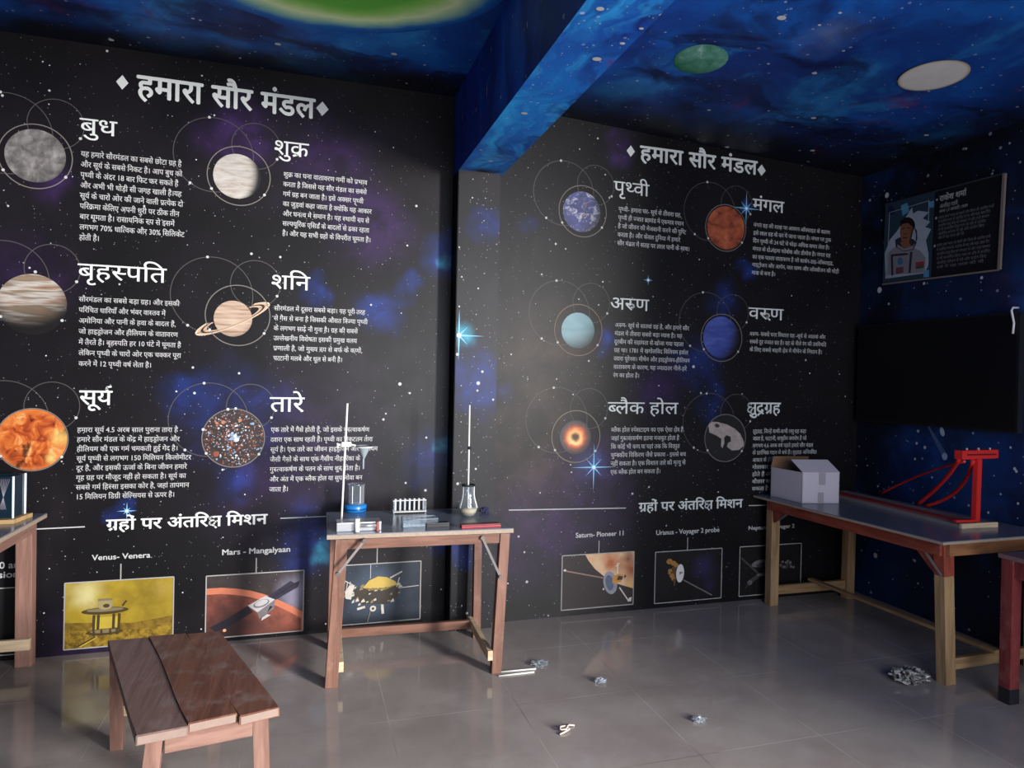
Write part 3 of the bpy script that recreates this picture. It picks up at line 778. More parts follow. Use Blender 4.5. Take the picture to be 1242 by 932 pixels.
planet(wall_bay, YR, (849.6, 381.8, 900, 438), (852.2, 384.8, 896.5, 433.5), planet_mat('neptune print', [(.3, g(52, 66, 150)), (.5, g(70, 88, 176)), (.7, g(96, 112, 196))], (.7, .7, 2.6), -.3, 4, light=(-.55, .2), term=(-.75, -.05), dark=g(14, 14, 34)), 'deep blue planet picture')
cB, RB = planet(wall_bay, YR, (668.3, 499, 728, 560.4), None, None, '', ring_m=flat('olive ring print', g(120, 112, 92), .5, .3))
def hole_mat():
    m, n, b = newmat('black hole print', .45, .4)
    c = n.coord(); s = n.node('ShaderNodeSeparateXYZ'); n.put(s.inputs[0], c)
    r = n.math('ADD', n.vmath('LENGTH', c), n.math('MULTIPLY', n.math('SUBTRACT', n.noise(c, 3, 3), .5), .25))
    col = n.ramp(r, [(0.0, g(60, 26, 16)), (.16, g(80, 32, 18)), (.36, g(240, 176, 96)), (.52, g(222, 112, 52)), (.70, g(130, 50, 36)), (.86, g(52, 34, 32)), (.97, g(37, 33, 34))])
    lo = n.mapr(s.outputs[2], -.5, .35, .55, 0)
    ringm = n.math('MULTIPLY', lo, n.mapr(n.math('ABSOLUTE', n.math('SUBTRACT', r, .40)), 0, .18, 1, 0))
    n.put(b.inputs['Base Color'], n.mix(ringm, col, g(252, 226, 160)))
    return m
q = at_y(697.8, 530.5, YR)
disc_obj('black_hole_print', q, at_y(716.5, 530, YR).x - q.x, YR, hole_mat(), wall_bay, 'glowing orange ring picture around a dark hole')
cA, RA = planet(wall_bay, YR, (854.5, 502.9, 904, 560), None, None, '')
sh = Sheet(PR)
AST = flat('asteroid print', g(150, 138, 134), .5, .3, var=.45, vscale=26); ASD = flat('asteroid crater print', g(52, 46, 48), .5, .3, var=.3)
sh.disc(cA.x, cA.z, RA * .985, RA * .985, flat('asteroid backing print', g(14, 13, 15), .5, .4), .0008, 0, 60)
P5 = lambda x, y: (lambda p: (p.x, p.z))(at_y(840 + x / 5.176, 460 + y / 5.176, YR))
sh.poly([P5(*p) for p in ((98, 290), (120, 268), (160, 270), (215, 285), (265, 312), (300, 345), (322, 395), (320, 420), (290, 445), (245, 448), (215, 425), (222, 400), (240, 392), (238, 362), (212, 352), (198, 368), (198, 405), (186, 435), (178, 420), (180, 375), (150, 355), (105, 335))], AST, .0016)
sh.poly([P5(*p) for p in ((136, 288), (150, 278), (170, 290), (166, 303), (146, 304))], ASD, .0020)
sh.build('asteroid_print', wall_bay, 'grey lumpy asteroid picture')

# ------------------------------------------------------------------ wall prints: stars
def stars(par, plane, pts, name='star_print', col=None):
    sh = Sheet(plane)
    for i, (u, v, r) in enumerate(pts): sh.disc(u, v, r, r, col or INK2, .0014 + .00002 * (i % 20), 0, 8)
    o = sh.build(name, par, 'scattered white star dots'); o['kind'] = 'stuff'
rng = random.Random(11)
STL = [(485, 466, 3.2), (497, 477, 2), (505, 250, 2.2), (494, 298, 1.8), (468, 502, 1.6), (465, 509, 2.2), (130, 62, 2), (60, 110, 1.8), (3, 116, 2), (245, 92, 1.5), (175, 250, 1.6), (340, 312, 2), (305, 308, 2.2), (10, 250, 1.5), (517, 531, 2), (516, 595, 2.4), (450, 370, 1.8), (290, 453, 2),
       (236, 477, 2.2), (145, 345, 1.5), (260, 140, 1.6), (297, 600, 1.3), (20, 600, 1.5), (60, 690, 1.2), (270, 570, 1.8), (492, 586, 2), (36, 325, 1.6), (43, 330, 2.4), (234, 446, 2), (110, 780, 1.2), (120, 793, 1.4), (395, 757, 1.5), (535, 715, 1.6), (75, 560, 1.3), (455, 160, 1.3), (52, 75, 1.2), (214, 475, 1.6)]
def pxs(lst, Y): return [(at_y(x, y, Y).x, at_y(x, y, Y).z, r * .0034) for x, y, r in lst]
stars(wall_back, PL, pxs(STL, YL) + [(rng.uniform(-1.9, .85), rng.uniform(.05, 3.2), rng.uniform(.0008, .0018)) for _ in range(620)])
STR = [(725, 168, 2), (703, 181, 1.4), (734, 212, 1.6), (739, 240, 1.6), (674, 296, 2.2), (686, 302, 1.6), (657, 333, 1.8), (731, 342, 1.8), (702, 363, 1.5), (726, 370, 1.6), (714, 438, 2), (675, 460, 1.5), (792, 360, 1.3), (841, 445, 3), (850, 477, 2.2), (846, 546, 1.4), (692, 564, 1.4), (693, 573, 1.6), (787, 591, 1.9), (767, 599, 2.2), (629, 651, 2), (636, 670, 1.9), (639, 706, 2.6), (616, 708, 1.5), (614, 673, 1.4), (665, 747, 1.5),
       (799, 468, 1.6), (1029, 355, 1.5), (977, 437, 2.2), (982, 453, 1.8), (1018, 454, 1.5), (1025, 481, 1.8), (960, 394, 1.4), (871, 597, 1.7), (655, 598, 1.6), (1060, 187, 2), (808, 638, 1.5), (640, 460, 1.2), (848, 315, 1.5), (900, 478, 1.3), (960, 359, 1.4)]
stars(wall_bay, PR, pxs(STR[:-0 or None], YR) + [(rng.uniform(1.15, 3.2), rng.uniform(.05, 3.05), rng.uniform(.0008, .0018)) for _ in range(340)])
STP = [(555, 430, 3), (580, 465, 3.5), (585, 451, 2.4), (579, 474, 2), (598, 485, 2), (620, 430, 1.5), (557, 372, 1.6), (580, 350, 1.6), (560, 336, 1.5), (587, 268, 1), (577, 625, 2), (555, 587, 2.6), (577, 569, 2), (566, 744, 2.4), (560, 735, 1.6), (557, 300, 1.4), (573, 240, 1.4)]
stars(pillar, plane_y(YP), pxs(STP, YP) + [(rng.uniform(PX0 + .01, PX1 - .01), rng.uniform(.05, 2.7), rng.uniform(.001, .0022)) for _ in range(60)])
SPK = flat('pale blue sparkle print', g(120, 176, 214), .5, .3, var=0); SPC = flat('white blue sparkle print', g(206, 232, 244), .5, .3, var=0)
def sparkle(par, Y, x, y, R, w, half=False):
    c = at_y(x, y, Y); sh = Sheet(plane_y(Y))
    for k in range(8):
        if half and k in (3, 4, 5): continue
        a = k * PI / 4; L = R if k % 2 == 0 else R * .5; d = (math.cos(a), math.sin(a)); nn = (-d[1] * w, d[0] * w)
        sh.poly([(c.x - nn[0], c.z - nn[1]), (c.x + d[0] * L, c.z + d[1] * L), (c.x + nn[0], c.z + nn[1])], SPK, .0018 + .0001 * k)
    sh.disc(c.x, c.z, w * 2.0, w * 2.0, SPC, .0032, 0, 12)
    sh.build('sparkle_print', par, 'blue four rayed star sparkle')
sparkle(pillar, YP, 556.5, 407, .16, .007, True)
sparkle(wall_bay, YR, 720, 567, .16, .006)
sparkle(wall_bay, YR, 905, 253, .13, .005)
sparkle(wall_bay, YR, 786, 340, .035, .004)
sparkle(wall_back, YL, 154, 620, .05, .004)

# ------------------------------------------------------------------ wall prints: mission pictures
def photo(par, Y, tl, tr, br, bl, name, label, draw, callout=None, bg=None):
    a, b_, c, d = (at_y(*q, Y) for q in (tl, tr, br, bl))
    u0, u1 = (a.x + d.x) / 2, (b_.x + c.x) / 2; v1, v0 = (a.z + b_.z) / 2, (c.z + d.z) / 2
    sh = Sheet(plane_y(Y)); W_, H_ = u1 - u0, v1 - v0
    Q = lambda s, t: (u0 + s * W_, v0 + t * H_)
    sh.poly([Q(0, 0), Q(1, 0), Q(1, 1), Q(0, 1)], bg, .0012)
    lift = [.0016]
    def P(m, *pts):
        lift[0] += .00006; sh.poly([Q(*p) for p in pts], m, lift[0])
    def E(m, s, t, rs, rt, rot=0.0):
        lift[0] += .00006; q = Q(s, t); sh.disc(q[0], q[1], rs * W_, rt * H_, m, lift[0], rot, 24)
    def L(m, s0, t0, s1, t1, w=.006):
        lift[0] += .00006; sh.seg(Q(s0, t0), Q(s1, t1), w, m, lift[0])
    draw(P, E, L)
    sh.frame(u0, v0, u1, v1, .006, LINE, lift[0] + .0002)
    if callout:
        e = at_y(*callout, Y); sh.seg((e.x, e.z), (e.x, v1), .006, LINE, .002)
    sh.build(name, par, label)
F_ = lambda n, *c, **k: flat(n, S(*c), .5, .3, var=k.get('var', .18), vscale=k.get('vs', 22))
def venera(P, E, L):
    P(wash('venus hills', S(122, 98, 34), S(92, 70, 24), [], 24), (0, .0), (1, 0), (1, .40), (.8, .36), (.6, .33), (.3, .37), (0, .40))
    P(wash('venus ground', S(142, 116, 38), S(88, 66, 22), [], 34), (0, .0), (1, 0), (1, .26), (.7, .22), (.4, .24), (0, .28))
    D = F_('lander dark', 62, 50, 26, var=.3); Y1 = F_('lander yellow', 168, 146, 52); G = F_('lander grey', 112, 100, 74)
    P(Y1, (.24, .27), (.50, .28), (.49, .45), (.27, .45))
    for s in (.26, .30, .44, .49): L(D, s, .24, s + .005, .49, .014)
    E(D, .36, .22, .17, .045); E(G, .36, .235, .13, .028)
    for s in (.25, .32, .40, .46): P(D, (s, .17), (s + .03, .17), (s + .02, .27), (s + .005, .27))
    E(D, .365, .545, .215, .055); E(G, .365, .56, .17, .03)
    E(F_('lander dome', 138, 126, 88), .365, .645, .072, .085); E(D, .375, .62, .03, .03); L(G, .30, .715, .43, .715, .012); L(D, .52, .60, .56, .68, .01)
    P(Y1, (.12, .03), (.15, .02), (.30, .15), (.27, .16)); L(D, .12, .03, .28, .16, .008)
photo(wall_back, YL, (79.4, 707.6), (211.4, 699.7), (209.3, 777.5), (76.8, 788.5), 'mission_photo', 'yellow picture of a lander on a planet', venera, (146.8, 684), wash('venus sky', S(150, 128, 38), S(128, 106, 30), [(wl(105, 722, YL), .13, S(186, 178, 128), .9), (wl(185, 725, YL), .16, S(104, 84, 26), .55), (wl(200, 712, YL), .08, S(150, 128, 60), .6)]))
def mangal(P, E, L):
    arc = [(0, .80), (.15, .80), (.3, .77), (.45, .72), (.6, .64), (.75, .53), (.88, .42), (1, .31)]
    P(F_('mars limb', 178, 104, 78, var=.12), *([(0, 0), (1, 0)] + list(reversed(arc))))
    P(wash('mars inner', S(138, 76, 60), S(104, 56, 46), [(wl(275, 768, YL), .34, S(44, 30, 32), 1.0), (wl(330, 765, YL), .2, S(84, 50, 44), .6)], 14), *([(0, 0), (.98, 0)] + [(s * .98, t - .10) for s, t in reversed(arc)]))
    N_ = F_('panel navy', 40, 36, 52, var=.2); D = F_('panel dark', 26, 24, 32)
    P(N_, (.62, .60), (.86, .84), (.90, .80), (.96, .83), (.94, .73), (.68, .52)); L(D, .66, .57, .92, .80, .006); L(D, .74, .72, .80, .64, .005)
    P(D, (.04, .17), (.22, .30), (.42, .48), (.47, .37), (.26, .18), (.1, .10))
    W1 = F_('craft silver', 168, 164, 166); W2 = F_('craft grey', 104, 98, 100)
    P(W1, (.42, .48), (.60, .62), (.70, .55), (.52, .36)); P(W2, (.52, .36), (.70, .55), (.69, .40), (.54, .25)); E(W2, .56, .50, .085, .06, .3); E(W1, .56, .51, .07, .045, .3)
    P(W1, (.56, .22), (.66, .30), (.62, .32), (.57, .27)); P(D, (.62, .34), (.68, .44), (.65, .45)); E(F_('pale orange dot', 206, 150, 110), .19, .11, .018, .025)
photo(wall_back, YL, (250.5, 699), (368.8, 692), (367.2, 764.8), (248.8, 775.5), 'mission_photo', 'picture of an orbiter over a red planet', mangal, (311, 677), wash('brown dusk sky', S(58, 50, 50), S(46, 39, 40), [(wl(358, 722, YL), .16, S(120, 116, 136), .9)]))
def jup(P, E, L):
    G = F_('craft pale', 176, 170, 160, var=.3, vs=40); D = F_('craft shadow', 54, 48, 42, var=.3); Au = F_('gold dome', 176, 150, 76, var=.15); O = F_('craft olive', 120, 108, 84, var=.3)
    for k in range(4): L(G, .06 + .035 * k, .42 + .02 * k, .10 + .03 * k, .72, .004)
    L(G, .10, .76, .22, .66, .005); L(G, .05, .62, .10, .76, .005)
    P(D, (.24, .40), (.34, .32), (.62, .30), (.74, .42), (.76, .62), (.30, .62), (.22, .55))
    r = random.Random(5)
    for i in range(46):
        s, t = .2 + .54 * r.random(), .28 + .34 * r.random(); P((G, O, D, G)[i % 4], (s, t), (s + .02 + .03 * r.random(), t + .01), (s + .03, t + .05 * r.random() + .02), (s + .005, t + .03))
    P(G, (.14, .44), (.20, .42), (.22, .56), (.24, .66), (.18, .66), (.13, .56))
    P(Au, (.33, .60), (.40, .72), (.50, .78), (.60, .76), (.70, .68), (.73, .62), (.55, .58)); P(F_('gold dome shade', 120, 98, 46), (.33, .60), (.55, .57), (.73, .62), (.60, .55), (.42, .55))
    L(G, .64, .74, .78, .84, .009); L(G, .72, .58, .75, .74, .007)
    E(G, .45, .24, .036, .05); E(D, .45, .24, .016, .02); P(G, (.55, .14), (.58, .14), (.57, .30), (.54, .30)); L(G, .27, .25, .36, .28, .014); L(O, .39, .02, .42, .20, .004); L(G, .74, .56, .98, .58, .004); L(LINE, .415, .75, .415, 1.0, .005)
photo(wall_back, YL, (405, 686.8), (510.5, 680.3), (509, 750.7), (403, 759.3), 'mission_photo', 'dark picture of a probe with a gold dome', jup, (457.7, 660), wash('dark steel sky', S(30, 37, 48), S(38, 46, 58), [(wl(458, 715, YL), .22, S(74, 88, 106), .8)]))
def saturn(P, E, L):
    P(wash('saturn cream', S(206, 172, 140), S(196, 156, 116), [(wl(742, 683, YR), .11, S(170, 96, 62), 1.1), (wl(765, 690, YR), .12, S(150, 78, 48), 1.0), (wl(762, 674, YR), .07, S(120, 64, 42), .9), (wl(764, 708, YR), .08, S(204, 160, 98), .9)], 10), (.31, 1), (.36, .88), (.45, .72), (.57, .58), (.75, .42), (1, .30), (1, 1))
    G = F_('probe dish', 132, 132, 142); D = F_('probe dark', 66, 52, 44); W1 = F_('probe white', 196, 186, 176)
    L(F_('boom tan', 138, 110, 96), .04, .72, .57, .54, .008); E(W1, .04, .73, .018, .02)
    E(G, .67, .44, .095, .22, .25); E(F_('probe dish inner', 84, 92, 112), .66, .44, .055, .15, .25)
    P(F_('probe gold', 186, 128, 60), (.70, .42), (.82, .44), (.86, .56), (.78, .60), (.70, .54)); P(D, (.76, .48), (.84, .48), (.85, .54), (.78, .56)); P(D, (.86, .50), (.90, .54), (.87, .58))
    L(W1, .77, .60, .77, .80, .010); L(W1, .74, .74, .80, .80, .006); L(W1, .80, .34, .93, .08, .008); L(D, .82, .34, .95, .10, .005); P(W1, (.92, .06), (.97, .06), (.98, .14), (.94, .13)); E(W1, .575, .33, .012, .02)
photo(wall_bay, YR, (682, 673.5), (769, 670), (767.5, 733.5), (680.3, 740.2), 'mission_photo', 'picture of a probe passing an orange planet', saturn, (726.5, 656), F_('warm black sky', 48, 42, 42, var=.15, vs=8))
def uran(P, E, L):
    Au = F_('probe brass', 150, 108, 52, var=.3, vs=40); W1 = F_('dish white', 206, 202, 200, var=.06); D = F_('probe umber', 84, 60, 38); G = F_('boom grey', 104, 96, 98)
    P(D, (.20, .62), (.30, .74), (.34, .62), (.30, .36), (.24, .44))
    for s, t, r in ((.21, .80, .045), (.27, .76, .04), (.31, .72, .035), (.22, .62, .03), (.25, .52, .035), (.27, .46, .03), (.21, .57, .02)): E(Au, s, t, r, r * 1.2)
    L(D, .28, .46, .29, .32, .012); L(G, .42, .42, .86, .07, .009); E(W1, .37, .555, .058, .18, -.05); L(G, .365, .56, .41, .57, .008); E(G, .372, .56, .012, .03)
photo(wall_bay, YR, (794.6, 669.4), (875.8, 665.7), (874, 726), (793.7, 731.8), 'mission_photo', 'black picture of a probe with a white dish', uran, (834, 652), wash('probe black sky', S(20, 17, 19), S(25, 22, 25), [(wl(852, 690, YR), .13, S(44, 38, 74), .9), (wl(860, 710, YR), .08, S(40, 34, 66), .7)], 12))
def nept(P, E, L):
    G = F_('grey probe', 98, 94, 94, var=.2); D = F_('grey probe dark', 60, 57, 58)
    L(D, .02, .78, .30, .44, .014); E(G, .32, .64, .13, .07, .15); E(D, .38, .60, .12, .05); P(G, (.40, .62), (.60, .66), (.62, .58), (.42, .54)); L(D, .16, .27, .30, .38, .03); E(G, .17, .26, .04, .05); L(G, .28, .40, .44, .42, .02)
    r = random.Random(9)
    for i in range(16): E(G if i % 2 else D, .66 + .24 * r.random(), .50 + .16 * r.random(), .022, .025)
    L(D, .1, .16, .16, .26, .01)
photo(wall_bay, YR, (896.8, 663), (972, 659.7), (970, 718), (896.4, 722.8), 'mission_photo', 'black picture of a grey probe', nept, None, F_('plain black sky', 18, 17, 18))
def hidden(P, E, L): P(F_('grey planet', 90, 86, 82), (0, 0), (.5, 0), (.4, .5), (0, .7))
photo(wall_back, YL, (-92, 718), (31, 713.5), (30, 790), (-94, 806), 'mission_photo', 'dark picture behind the left table leg', hidden, None, F_('hidden black sky', 24, 21, 22))

# ------------------------------------------------------------------ ceiling prints
def ceil_disc(par, px, py, wpx, hpx, z, m, label, lift=.002):
    zz = z(at_z(px, py, 3.2).x) if callable(z) else z
    c = at_z(px, py, zz); l = at_z(px - wpx, py, zz); r = at_z(px + wpx, py, zz); t = at_z(px, py - hpx, zz); q = at_z(px, py + hpx, zz)
    rx = (r - l).length / 2; ry = (q - t).length / 2
    b = MB(); b.poly([(math.cos(2 * PI * j / 64), 0, math.sin(2 * PI * j / 64)) for j in range(64)])
    o = b.build('planet_print', m, par, label)
    tilt = math.atan(-.054) if callable(z) else 0
    o.location = (c.x, c.y, zz - lift); o.rotation_euler = Matrix.Rotation(-tilt, 3, 'Y').to_euler()
    d = Vector(r - l); ang = math.atan2(d.y, d.x)
    o.rotation_euler = (Matrix.Rotation(-tilt, 3, 'Y') @ Matrix.Rotation(ang, 3, 'Z') @ Matrix.Rotation(-PI / 2, 3, 'X')).to_euler()
    o.scale = (rx, rx, ry)
    return o
def glow_mat(name, stops):
    m, n, b = newmat(name, .5, .3)
    c = n.coord()
    r = n.math('ADD', n.vmath('LENGTH', c), n.math('MULTIPLY', n.math('SUBTRACT', n.noise(c, 2.5, 4), .5), .18))
    n.put(b.inputs['Base Color'], n.ramp(r, stops)); return m
ceil_disc(ceil, 425, -28, 195, 74, 3.288, glow_mat('painted green glow planet', [(0, S(80, 160, 50)), (.50, S(96, 176, 66)), (.62, S(150, 206, 104)), (.74, S(214, 232, 178)), (.84, S(140, 190, 170)), (.93, S(30, 104, 176)), (1.0, S(20, 76, 158))]), 'large pale green glowing planet')
ceil_disc(ceil_r, 850, 72, 32, 16.5, zc, planet_mat('painted green planet', [(.3, S(50, 130, 96)), (.6, S(120, 190, 170)), (.75, S(224, 240, 240))], (1.4, 1.4, 1.4), 0, 3, light=(.3, -.4), term=(-.9, .2), dark=S(30, 110, 66)), 'green and white oval planet')
ceil_disc(ceil_r, 1132, 92, 38, 15.5, zc, planet_mat('painted cream planet', [(.3, S(244, 240, 240)), (.7, S(254, 252, 250))], (1.4, 1.4, 1.4), 0, 3, light=(0, 0), term=(-.24, -.12), dark=S(196, 168, 120)), 'cream white oval planet')
def ceil_stars(par, z, pts, rnd, rg):
    sh = Sheet(lambda u, v, l: (u, v, (z(u) if callable(z) else z) - l))
    for x, y, r in pts:
        p = at_z(x, y, 3.2 if callable(z) else z); sh.disc(p.x, p.y, r * .0055, r * .0045, INK2, .002 + .00003 * r, 0, 12)
    for i in range(rnd): sh.disc(rg.uniform(*R_[0]), rg.uniform(*R_[1]), q_ := rg.uniform(.0015, .0034), q_, INK2, .002 + .00002 * (i % 15), 0, 7)
    sh.build('star_print', par, 'white star dots')['kind'] = 'stuff'
rg = random.Random(21)
R_ = ((-2, .85), (1.6, 4.1)); ceil_stars(ceil, 3.288, [(478, 65, 3), (337, 53, 3), (135, 48, 2.6), (234, 22, 1.6), (243, 24, 1.4), (180, 45, 1.3)], 130, rg)
R_ = ((1.2, 3.9), (1.4, 4.0)); ceil_stars(ceil_r, zc, [(988, 83, 2.6), (987, 134, 3), (986, 171, 3), (882, 172, 3), (1124, 147, 2.8), (1066, 194, 2.2), (860, 131, 2.2), (948, 22, 4), (1019, 13, 1.6), (994, 28, 1.6), (932, 75, 1.5)], 170, rg)
R_ = ((.89, 1.12), (.6, 3.95)); ceil_stars(beam, BZ, [(724, 71, 3.4), (636, 137, 3.0), (595, 195, 2.4), (728, 10, 2.6), (755, 52, 2), (778, 34, 1.6)], 120, rg)
sh = Sheet(lambda u, v, l: (BX0 - l, u, v))
for x, y, r in ((591, 109, 5), (561, 142, 3.2), (640, 30, 2), (596, 60, 2), (655, 85, 1.6)):
    p = at_x(x, y, BX0); sh.disc(p.y, p.z, .004, r * .008, INK2, .002, 0, 10)
sh.build('star_print', beam, 'white star streaks')['kind'] = 'stuff'

# right wall prints
plane_w = lambda u, v, l: (XW - l, -u, v)
sh = Sheet(plane_w)
def wpt(x, y): p = at_x(x, y, XW); return (-p.y, p.z)
CM = flat('comet tail print', S(66, 86, 120), .5, .3, var=.1); CH = flat('comet head print', S(150, 166, 190), .5, .3, var=.05)
a, c = wpt(1123, 512), wpt(1146, 554)
sh.poly([(a[0] - .004, a[1]), (c[0] - .022, c[1]), (c[0] + .022, c[1] + .01), (a[0] + .006, a[1])], CM, .0012); sh.disc(c[0], c[1], .02, .024, CH, .0016)
c = wpt(1143, 524); sh.disc(c[0], c[1], .016, .03, CH, .0016, .3)
for x, y, r in ((1112, 538, 2), (1122, 543, 2.4), (1110, 557, 1.8), (1226, 543, 1.5), (1233, 572, 1.8), (1065, 590, 1.6), (1054, 707, 1.3), (1062, 674, 4), (1235, 611, 1.6), (1076, 237, 4), (1067, 352, 4.5), (1121, 344, 2), (1191, 337, 2), (1036, 216, 1.5), (1231, 569, 2), (1188, 599, 1.6), (1199, 622, 1.6), (1092, 660, 1.6)):
    p = wpt(x, y); sh.disc(p[0], p[1], r * .0045, r * .0050, INK2, .0018, 0, 8)
for i in range(150): sh.disc(-rg.uniform(1.6, 4.0), rg.uniform(.1, 3.1), q_ := rg.uniform(.0018, .004), q_, INK2, .0014 + .00002 * (i % 15), 0, 7)
sh.build('star_print', wall_x, 'white stars and a pale comet')['kind'] = 'stuff'

# ------------------------------------------------------------------ woods and metals
W_PINK = wood('weathered pink brown wood', S(110, 80, 70), S(140, 106, 94), 'Z', .6, .3)
W_PINKX = wood('weathered pink brown rail wood', S(110, 80, 70), S(140, 106, 94), 'X', .6, .3)
W_PINKY = wood('weathered pink brown side rail wood', S(110, 80, 70), S(140, 106, 94), 'Y', .6, .3)
W_RED = wood('red brown table wood', S(94, 64, 52), S(124, 88, 74), 'Z', .55, .3, wear=S(160, 126, 112), wear_amt=.25)
W_REDX = wood('red brown rail wood', S(94, 64, 51), S(122, 86, 72), 'X', .55, .3)
W_REDY = wood('red brown side rail wood', S(100, 66, 54), S(128, 88, 72), 'Y', .55, .3)
W_PALE = wood('pale raw wood', S(176, 152, 124), S(206, 184, 154), 'X', .6, .25)
W_TAN = wood('tan table leg wood', S(120, 94, 66), S(160, 130, 96), 'Z', .55, .3)
W_TANX = wood('tan rail wood', S(116, 90, 62), S(154, 124, 90), 'X', .55, .3)
W_TANY = wood('tan long rail wood', S(116, 90, 62), S(154, 124, 90), 'Y', .55, .3)
W_MAH = wood('painted mahogany apron', S(104, 44, 34), S(132, 62, 46), 'Y', .45, .35, wear=S(150, 116, 104), wear_amt=.15)
W_MAHZ = wood('painted mahogany leg top', S(110, 48, 38), S(138, 66, 52), 'Z', .45, .35)
W_BRN = wood('brown end apron', S(104, 66, 42), S(138, 94, 62), 'X', .5, .35)
W_SEAT = wood('worn varnished seat planks', S(96, 58, 42), S(122, 80, 60), 'Y', .30, .45, wear=S(130, 112, 104), wear_amt=.7)
W_SEATG = wood('greyed seat plank', S(104, 80, 72), S(122, 96, 88), 'Y', .42, .4, wear=S(130, 112, 106), wear_amt=.6)
LAM = flat('blue grey laminate', S(98, 104, 116), .22, .5, var=.08, vscale=8)
EDGE = flat('worn pale table edge', S(146, 130, 116), .6, .3, var=.28, vscale=60)
STEEL = flat('dull steel', S(150, 150, 152), .35, .5, .7, var=.1)
DKSTEEL = flat('rusty brace steel', S(92, 86, 84), .5, .4, .4, var=.2)
WHITE = flat('white enamel', S(214, 212, 208), .4, .4, var=.04)
CHROME = flat('bright silver metal', S(168, 168, 172), .22, .5, .55, var=.06)
GLASS = glass('clear lab glass')

# ------------------------------------------------------------------ lab table in the middle
ZT = .755
t = thing('lab_table', 'narrow wooden lab table with grey top in front of the pillar', 'table', (.58, 3.65, 0))
tc = [(.118, 3.40), (1.058, 3.355), (1.042, 3.925), (.132, 3.965)]
b = MB(); b.prism([(x, y, ZT - .004) for x, y in tc], (0, 0, .004)); b.build('tabletop', LAM, t)
b = MB(); b.prism([(x, y, ZT - .024) for x, y in tc], (0, 0, .0195)); b.build('edge_board', EDGE, t, 'worn pale board edge')
for (x0, y0, x1, y1, w) in ((.152, 3.423, .190, 3.436, .060), (.980, 3.375, 1.018, 3.392, .052), (1.000, 3.868, 1.000, 3.885, .046), (.172, 3.90, .176, 3.905, .046)):
    MB().bar((x0, y0, 0), (x1, y1, ZT - .03), w, w * .85, W_RED, .003, (0, 1, 0)).build('leg', None, t)
MB().bar((.215, 3.425, .700), (.995, 3.388, .700), .022, .050, W_REDX, .002).build('apron', None, t)
MB().bar((.2, 3.90, .700), (.98, 3.885, .700), .022, .050, W_REDX, .002).build('apron', None, t)
MB().bar((1.025, 3.42, .700), (1.012, 3.865, .700), .022, .050, W_REDY, .002).build('apron', None, t)
MB().bar((.185, 3.46, .700), (.18, 3.885, .700), .022, .050, W_REDY, .002).build('apron', None, t)
for x0, y0, x1, y1 in ((.196, 3.40, .208, 3.92), (.945, 3.352, .965, 3.88)):
    s = MB().bar((x0, y0, .098), (x1, y1, .098), .026, .050, W_PALE, .002).build('side_stretcher', None, t, 'pale low side rail')
MB().bar((.205, 3.86, .098), (.975, 3.82, .098), .026, .048, W_REDX, .002).build('stretcher', None, t)
for a, e in (((442, 656), (409.5, 697)), ((585, 652.5), (607, 700))):
    p0, p1 = at_y(*a, 3.375), at_y(*e, 3.345)
    br = MB().bar(p0, p1, .012, .005, DKSTEEL, 0, (0, 1, 0)).build('brace', None, t, 'steel folding brace')
    for p in (p0, p1): MB().tube([p + Vector((0, -.010, 0)), p + Vector((0, .012, 0))], .011, DKSTEEL, 10).build('bolt', None, br)

# retort stand with ring clamp
pb0, pb1 = at_z(408, 646, ZT), at_z(463, 645, ZT)
t = thing('retort_stand', 'silver retort stand with thin rod and ring clamp on lab table', 'lab stand', ((pb0.x + pb1.x) / 2, pb0.y + .06, ZT))
MB().box((pb0.x, pb0.y, ZT), (pb1.x, pb0.y + .10, ZT + .045), CHROME, .004).build('base', None, t, 'flat silver base block')
rb = at_y(414.2, 628, pb0.y + .085); rt_ = at_y(421.3, 489.5, pb0.y + .085)
MB().tube([(rb.x, rb.y, ZT + .04), rt_], .0055, WHITE, 10).build('rod', None, t, 'slim pale rod')
pc = at_y(419.6, 539, rb.y)
b = MB(); b.box((pc.x - .022, pc.y - .014, pc.z - .012), (pc.x + .026, pc.y + .014, pc.z + .012), WHITE, .003); b.tube([(pc.x - .045, pc.y, pc.z - .006), (pc.x - .02, pc.y, pc.z)], .006, WHITE, 8); b.tube([(pc.x - .042, pc.y, pc.z - .02), (pc.x - .042, pc.y, pc.z + .006)], .005, WHITE, 8)
b.build('boss_head', None, t)
pf = at_y(441.5, 541, rb.y)
RF = .040
MB().tube([(pc.x + .02, pc.y, pc.z), (pf.x - RF, pc.y, pf.z)], .0045, WHITE, 8).build('clamp_arm', None, t)
MB().tube([(pf.x + (RF + .001) * math.cos(2 * PI * j / 24), pc.y + (RF + .001) * math.sin(2 * PI * j / 24), pf.z - .006) for j in range(25)], .003, WHITE, 6, False).build('ring', None, t)
t = thing('funnel', 'grey glass funnel hanging in the ring of the retort stand', 'funnel', (pf.x, pc.y, pf.z - .11))
b = MB(); b.lathe([(RF + .005, .001), (RF - .002, .002), (RF - .006, -.004), (.026, -.022), (.010, -.055), (.005, -.066)], (pf.x, pc.y, pf.z), flat('frosted funnel glass', S(128, 138, 146), .3, .5, var=.06))
b.build('cone', None, t)
b = MB(); b.lathe([(.0052, -.064), (.0048, -.118), (.0035, -.120), (.0035, -.064)], (pf.x - .002, pc.y, pf.z), flat('frosted funnel glass', S(128, 138, 146)), 14); b.build('stem', None, t)

